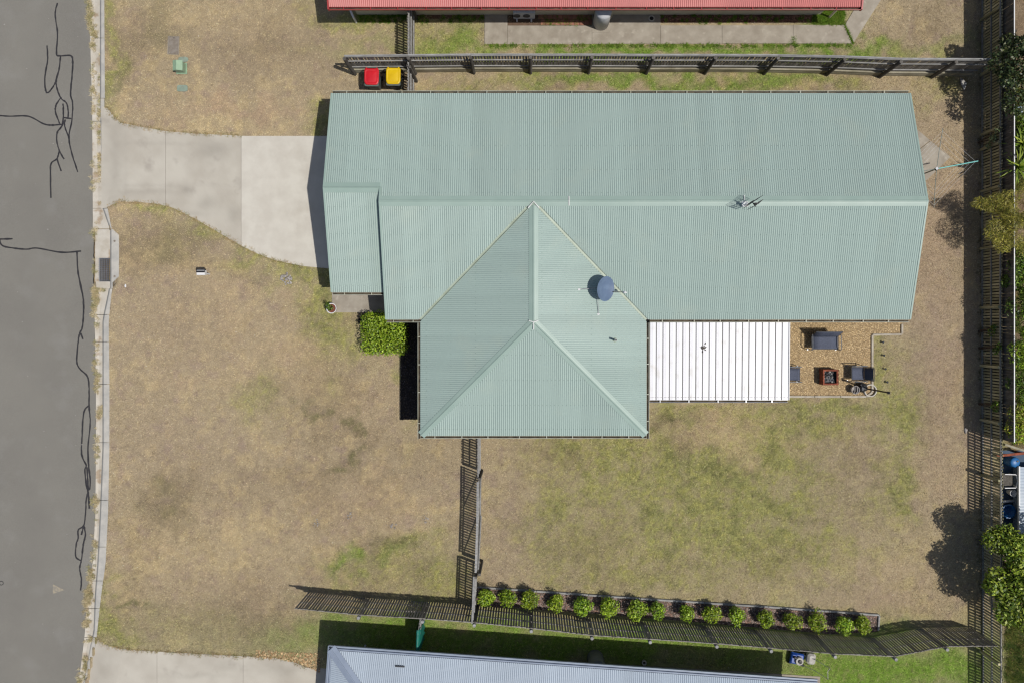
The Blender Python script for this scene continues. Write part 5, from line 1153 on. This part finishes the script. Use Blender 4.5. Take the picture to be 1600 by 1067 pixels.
MB().tube([(0, 0, 0), (.01, 0, 1.0), (0, 0, 2.05)], [.03, .032, .028], 8).build('shaft', M_bark, tp); MB().lathe([(.03, 2.02), (.055, 2.06), (.055, 2.14), (.02, 2.2), (.01, 2.24)], (0, 0, 0), 10).build('head', M_dark, tp)
for i, (px, py) in enumerate(((1378, 534.5), (1379.5, 555), (1381.5, 576), (1384.5, 596.5))):
    o = empty('lawn_stake', G(px, py), 0, ('dark stake in the lawn nearest the house', 'second dark lawn stake down from the house', 'third dark lawn stake down from the house', 'dark lawn stake nearest the concrete ring')[i], 'stake', 'row of dark stakes beside the bark chips')
    MB().tube([(0, 0, -.05), (0, 0, .12)], .018, 6).build('shaft', M_dark, o); MB().lathe([(.045, .11), (.05, .125), (.01, .15)], (0, 0, 0), 8).build('cap', M_dark, o)
# rotary clothes line
hd = G(1464, 264, 1.85); ho = empty('clothes_line', (hd.x, hd.y, 0), 0, 'rotary clothes line with teal arms beside the eastern gable', 'clothes line')
MB().tube([(0, 0, 0), (0, 0, 1.8)], .026, 8).build('post', M_hoist, ho); MB().box((0, 0, 1.82), (.11, .11, .12), rz=.6, bev=.01).build('head', M_dark, ho)
MB().box((-.02, .0, 1.89), (.1, .1, .012), rz=.7).build('head_cover', M_acpaint, ho)
ang = [math.radians(10), math.radians(84), math.radians(190), math.radians(263)]; LA = 1.55
tips = []
for k, a in enumerate(ang):
    e = Vector((math.cos(a)*LA, math.sin(a)*LA, 1.98)); tips.append((a, e))
    MB().tube([(math.cos(a)*.05, math.sin(a)*.05, 1.84), (math.cos(a)*.6, math.sin(a)*.6, 1.87), e], .013 if k else .022, 6).build('arm', M_tealpole if k == 0 else M_hoist, ho)
for r in (.55, .68, .81, .94):
    for k in range(4):
        def at(i): a = ang[i % 4]; return Vector((math.cos(a)*LA*r, math.sin(a)*LA*r, 1.84+.15*r*r))
        a, c = at(k), at(k+1); MB().tube([a, (a+c)/2-Vector((0, 0, .04)), c], .0028, 4).build('line', M_whitetrim, ho)
# pale scrap of plastic sheet in the shaded corner
o = MB().add([G(1500, 121, .05), G(1511, 130, .12), G(1507, 142, .04), G(1501, 131, .14)], [(0, 3, 1), (3, 2, 1)]).build('plastic_sheet', M_mowergrey); tag(o, 'crumpled pale plastic sheet in the shaded fence corner', 'plastic sheet')

# ------------------------------------------------------------------ lawn mower by the southern neighbour
p = G(1252, 1031, .3); mw = empty('lawn_mower', (p.x-.0, p.y, 0), -.2, 'blue push mower with a white catcher beside the lower fence', 'lawn mower')
MB().box((-.16, 0, .2), (.56, .46, .14), bev=.05).build('deck', M_mowerblue, mw); MB().box((-.3, 0, .27), (.24, .40, .1), bev=.04).build('front_cowl', M_mowerblue, mw)
MB().lathe([(.17, .27), (.17, .38), (.15, .42), (.1, .42), (.1, .40), (.06, .40), (.001, .40)], (-.1, -.03, 0), 20).build('engine', M_mowergrey, mw); MB().lathe([(.075, .42), (.075, .45), (.001, .46)], (-.08, -.03, 0), 14).build('starter_cup', M_black, mw)
MB().box((-.28, .08, .36), (.14, .1, .1), bev=.02).build('fuel_tank', M_black, mw)
for sx, sy, r in ((-.38, .25, .09), (-.38, -.25, .09), (.12, .25, .11), (.12, -.25, .11)):
    MB().lathe([(r*.5, -.025), (r, -.022), (r, .022), (r*.5, .025)], (sx, sy, r), 16, Matrix.Rotation(math.pi/2, 3, 'X')).build('wheel', M_black, mw)
MB().box((.36, .16, .3), (.34, .44, .3), rz=.08, bev=.07).build('catcher', M_mowergrey, mw)
for s in (-1, 1): MB().tube([(.1, .2*s, .25), (.5, .21*s, .55), (.92, .22*s-.08, .95)], .013, 6).build('handle_bar', M_metal, mw)
MB().tube([(.92, .14, .95), (.84, .02, .97), (.92, -.30, .95)], .015, 6).build('grip', M_mowergrey, mw)

# ------------------------------------------------------------------ clutter in the yard beyond the fence
p = G(1583, 721, .4); dm = empty('blue_drum', (p.x, p.y, .03), 0, 'blue plastic drum beyond the fence beside the tarp yard', 'drum'); MB().lathe([(.2, 0), (.22, .1), (.2, .15), (.22, .35), (.2, .4), (.2, .5), (.16, .53), (.001, .53)], (0, 0, 0), 20).build('shell', M_bluedrum, dm, True); MB().lathe([(.04, .53), (.04, .55), (.001, .55)], (.08, .05, 0), 10).build('bung', M_black, dm)
p = G(1571, 798, .3); dm = empty('blue_tub', (p.x+.1, p.y, .03), 0, 'blue tub against the fence near the leafy tree', 'tub'); MB().lathe([(.2, 0), (.27, .3), (.28, .32), (.25, .32), (.2, .06), (.001, .05)], (0, 0, 0), 20, cap=False).build('shell', M_bluedrum, dm, True); MB().lathe([(.27, .31), (.29, .32), (.29, .34), (.25, .34)], (0, 0, 0), 20, cap=False).build('rim', M_bluedrum, dm)
p = G(1575, 750, .4); ch = empty('white_frame_chair', (p.x, p.y, .03), 0, 'white framed yard chair beyond the slatted fence', 'chair')
for s in (-1, 1): MB().tube([(-.25, .28*s, 0), (-.22, .28*s, .55), (.2, .27*s, .55), (.26, .22*s, .5), (.26, .22*s, 0)], .02, 6).build('side_frame', M_whitetrim, ch)
MB().tube([(.26, -.22, .5), (.3, 0, .52), (.26, .22, .5)], .02, 6).build('cross_rail', M_whitetrim, ch); MB().box((0, 0, .35), (.44, .46, .03), bev=.01).build('seat', M_wooddark, ch)
p = G(1580, 769, .2); bu = empty('white_bucket', (p.x, p.y, .03), 0, 'white bucket between the yard chair and the pipe', 'bucket'); MB().lathe([(.1, 0), (.14, .32), (.15, .33), (.13, .33), (.09, .04), (.001, .04)], (0, 0, 0), 18, cap=False).build('pail', M_whitetrim, bu, True); MB().tube([(-.14, 0, .33), (0, .12, .3), (.14, 0, .33)], .006, 5).build('handle', M_metal, bu)
p = G(1580, 782, .1); pi_ = empty('white_pipe', (p.x, p.y, .1), .12, 'length of white pipe lying below the white bucket', 'pipe'); MB().lathe([(.055, -.36), (.055, .36), (.045, .36), (.045, .2)], (0, 0, 0), 14, Matrix.Rotation(math.pi/2, 3, 'Y'), cap=False).build('tube', M_whitetrim, pi_, True); MB().lathe([(.07, .28), (.07, .37), (.055, .37)], (0, 0, 0), 14, Matrix.Rotation(math.pi/2, 3, 'Y'), cap=False).build('collar', M_whitetrim, pi_)
sd_ = empty('spa_cover', (0, 0, 0), 0, 'low platform with a pale blue ribbed cover at the right edge', 'platform'); s0 = G(1592, 729, .6); s1 = G(1592, 833, .6)
corr('roof_slope', (s0.x, s0.y), (0, -1), (1, 0), 0, s0.y-s1.y, lambda s: 0, lambda s: 2.2, .6, .04, M_blue, sd_, pitch=.12, amp=.012)
walls([(s0.x+.12, s0.y-.1), (s0.x+2.0, s0.y-.1), (s0.x+2.0, s1.y+.1), (s0.x+.12, s1.y+.1)], 0, .57, sd_, M_bluetrim); MB().box((s0.x, (s0.y+s1.y)/2, .6), (.05, s0.y-s1.y+.06, .09)).build('edge_trim', M_whitetrim, sd_)
p = G(1585, 711, .8); pk = empty('timber_plank', (p.x, p.y, .3), .1, 'red brown timber plank leaning above the blue drum', 'plank'); MB().box((0, 0, .3), (1.2, .1, .05), bev=.01).build('board', M_rust, pk); MB().box((.2, .25, .28), (.9, .09, .05), rz=-.4, bev=.01).build('batten', M_sleeper, pk)
for k, z in ((-.45, .28), (.45, .28)): MB().box((k, 0, z-.29), (.08, .08, .56)).build('leg', M_wooddark, pk)
o = MB().add([G(1587, 168, .12), G(1594, 166, .18), G(1600, 170, .1), G(1597, 177, .16), G(1589, 175, .1), G(1593, 171, .24)], [(0, 5, 1), (1, 5, 2), (2, 5, 3), (3, 5, 4), (4, 5, 0)]).build('blue_cloth', material('cloth_blue', S(130, 180, 224), .8, S(220, 230, 236), 14)); tag(o, 'crumpled blue and white cloth beyond the fence', 'cloth')
sp = []
for k in range(420):
    p = G(random.uniform(1572, 1610), random.choice([random.uniform(140, 300), random.uniform(380, 690), random.uniform(960, 1067)])); sp.append((p.x, p.y, .15, 1.4))
tufts('yard_undergrowth', sp, [S(90, 110, 50), S(120, 130, 60), S(70, 90, 40), S(150, 140, 80)], 'low tangled undergrowth beyond the right hand fence', 'undergrowth', 20, (.1, .3), (.015, .03), zof=.02)
sp = []
for _ in range(240):
    y = random.uniform(5, 1060); p = G(1533+random.gauss(0, 3), y); sp.append((p.x, p.y, .08, .8))
tufts('fence_weeds', sp, [S(110, 112, 70), S(130, 118, 84), S(86, 96, 54)], 'weeds along the foot of the right hand fence', 'weeds', 20, (.05, .16), zof=.01)
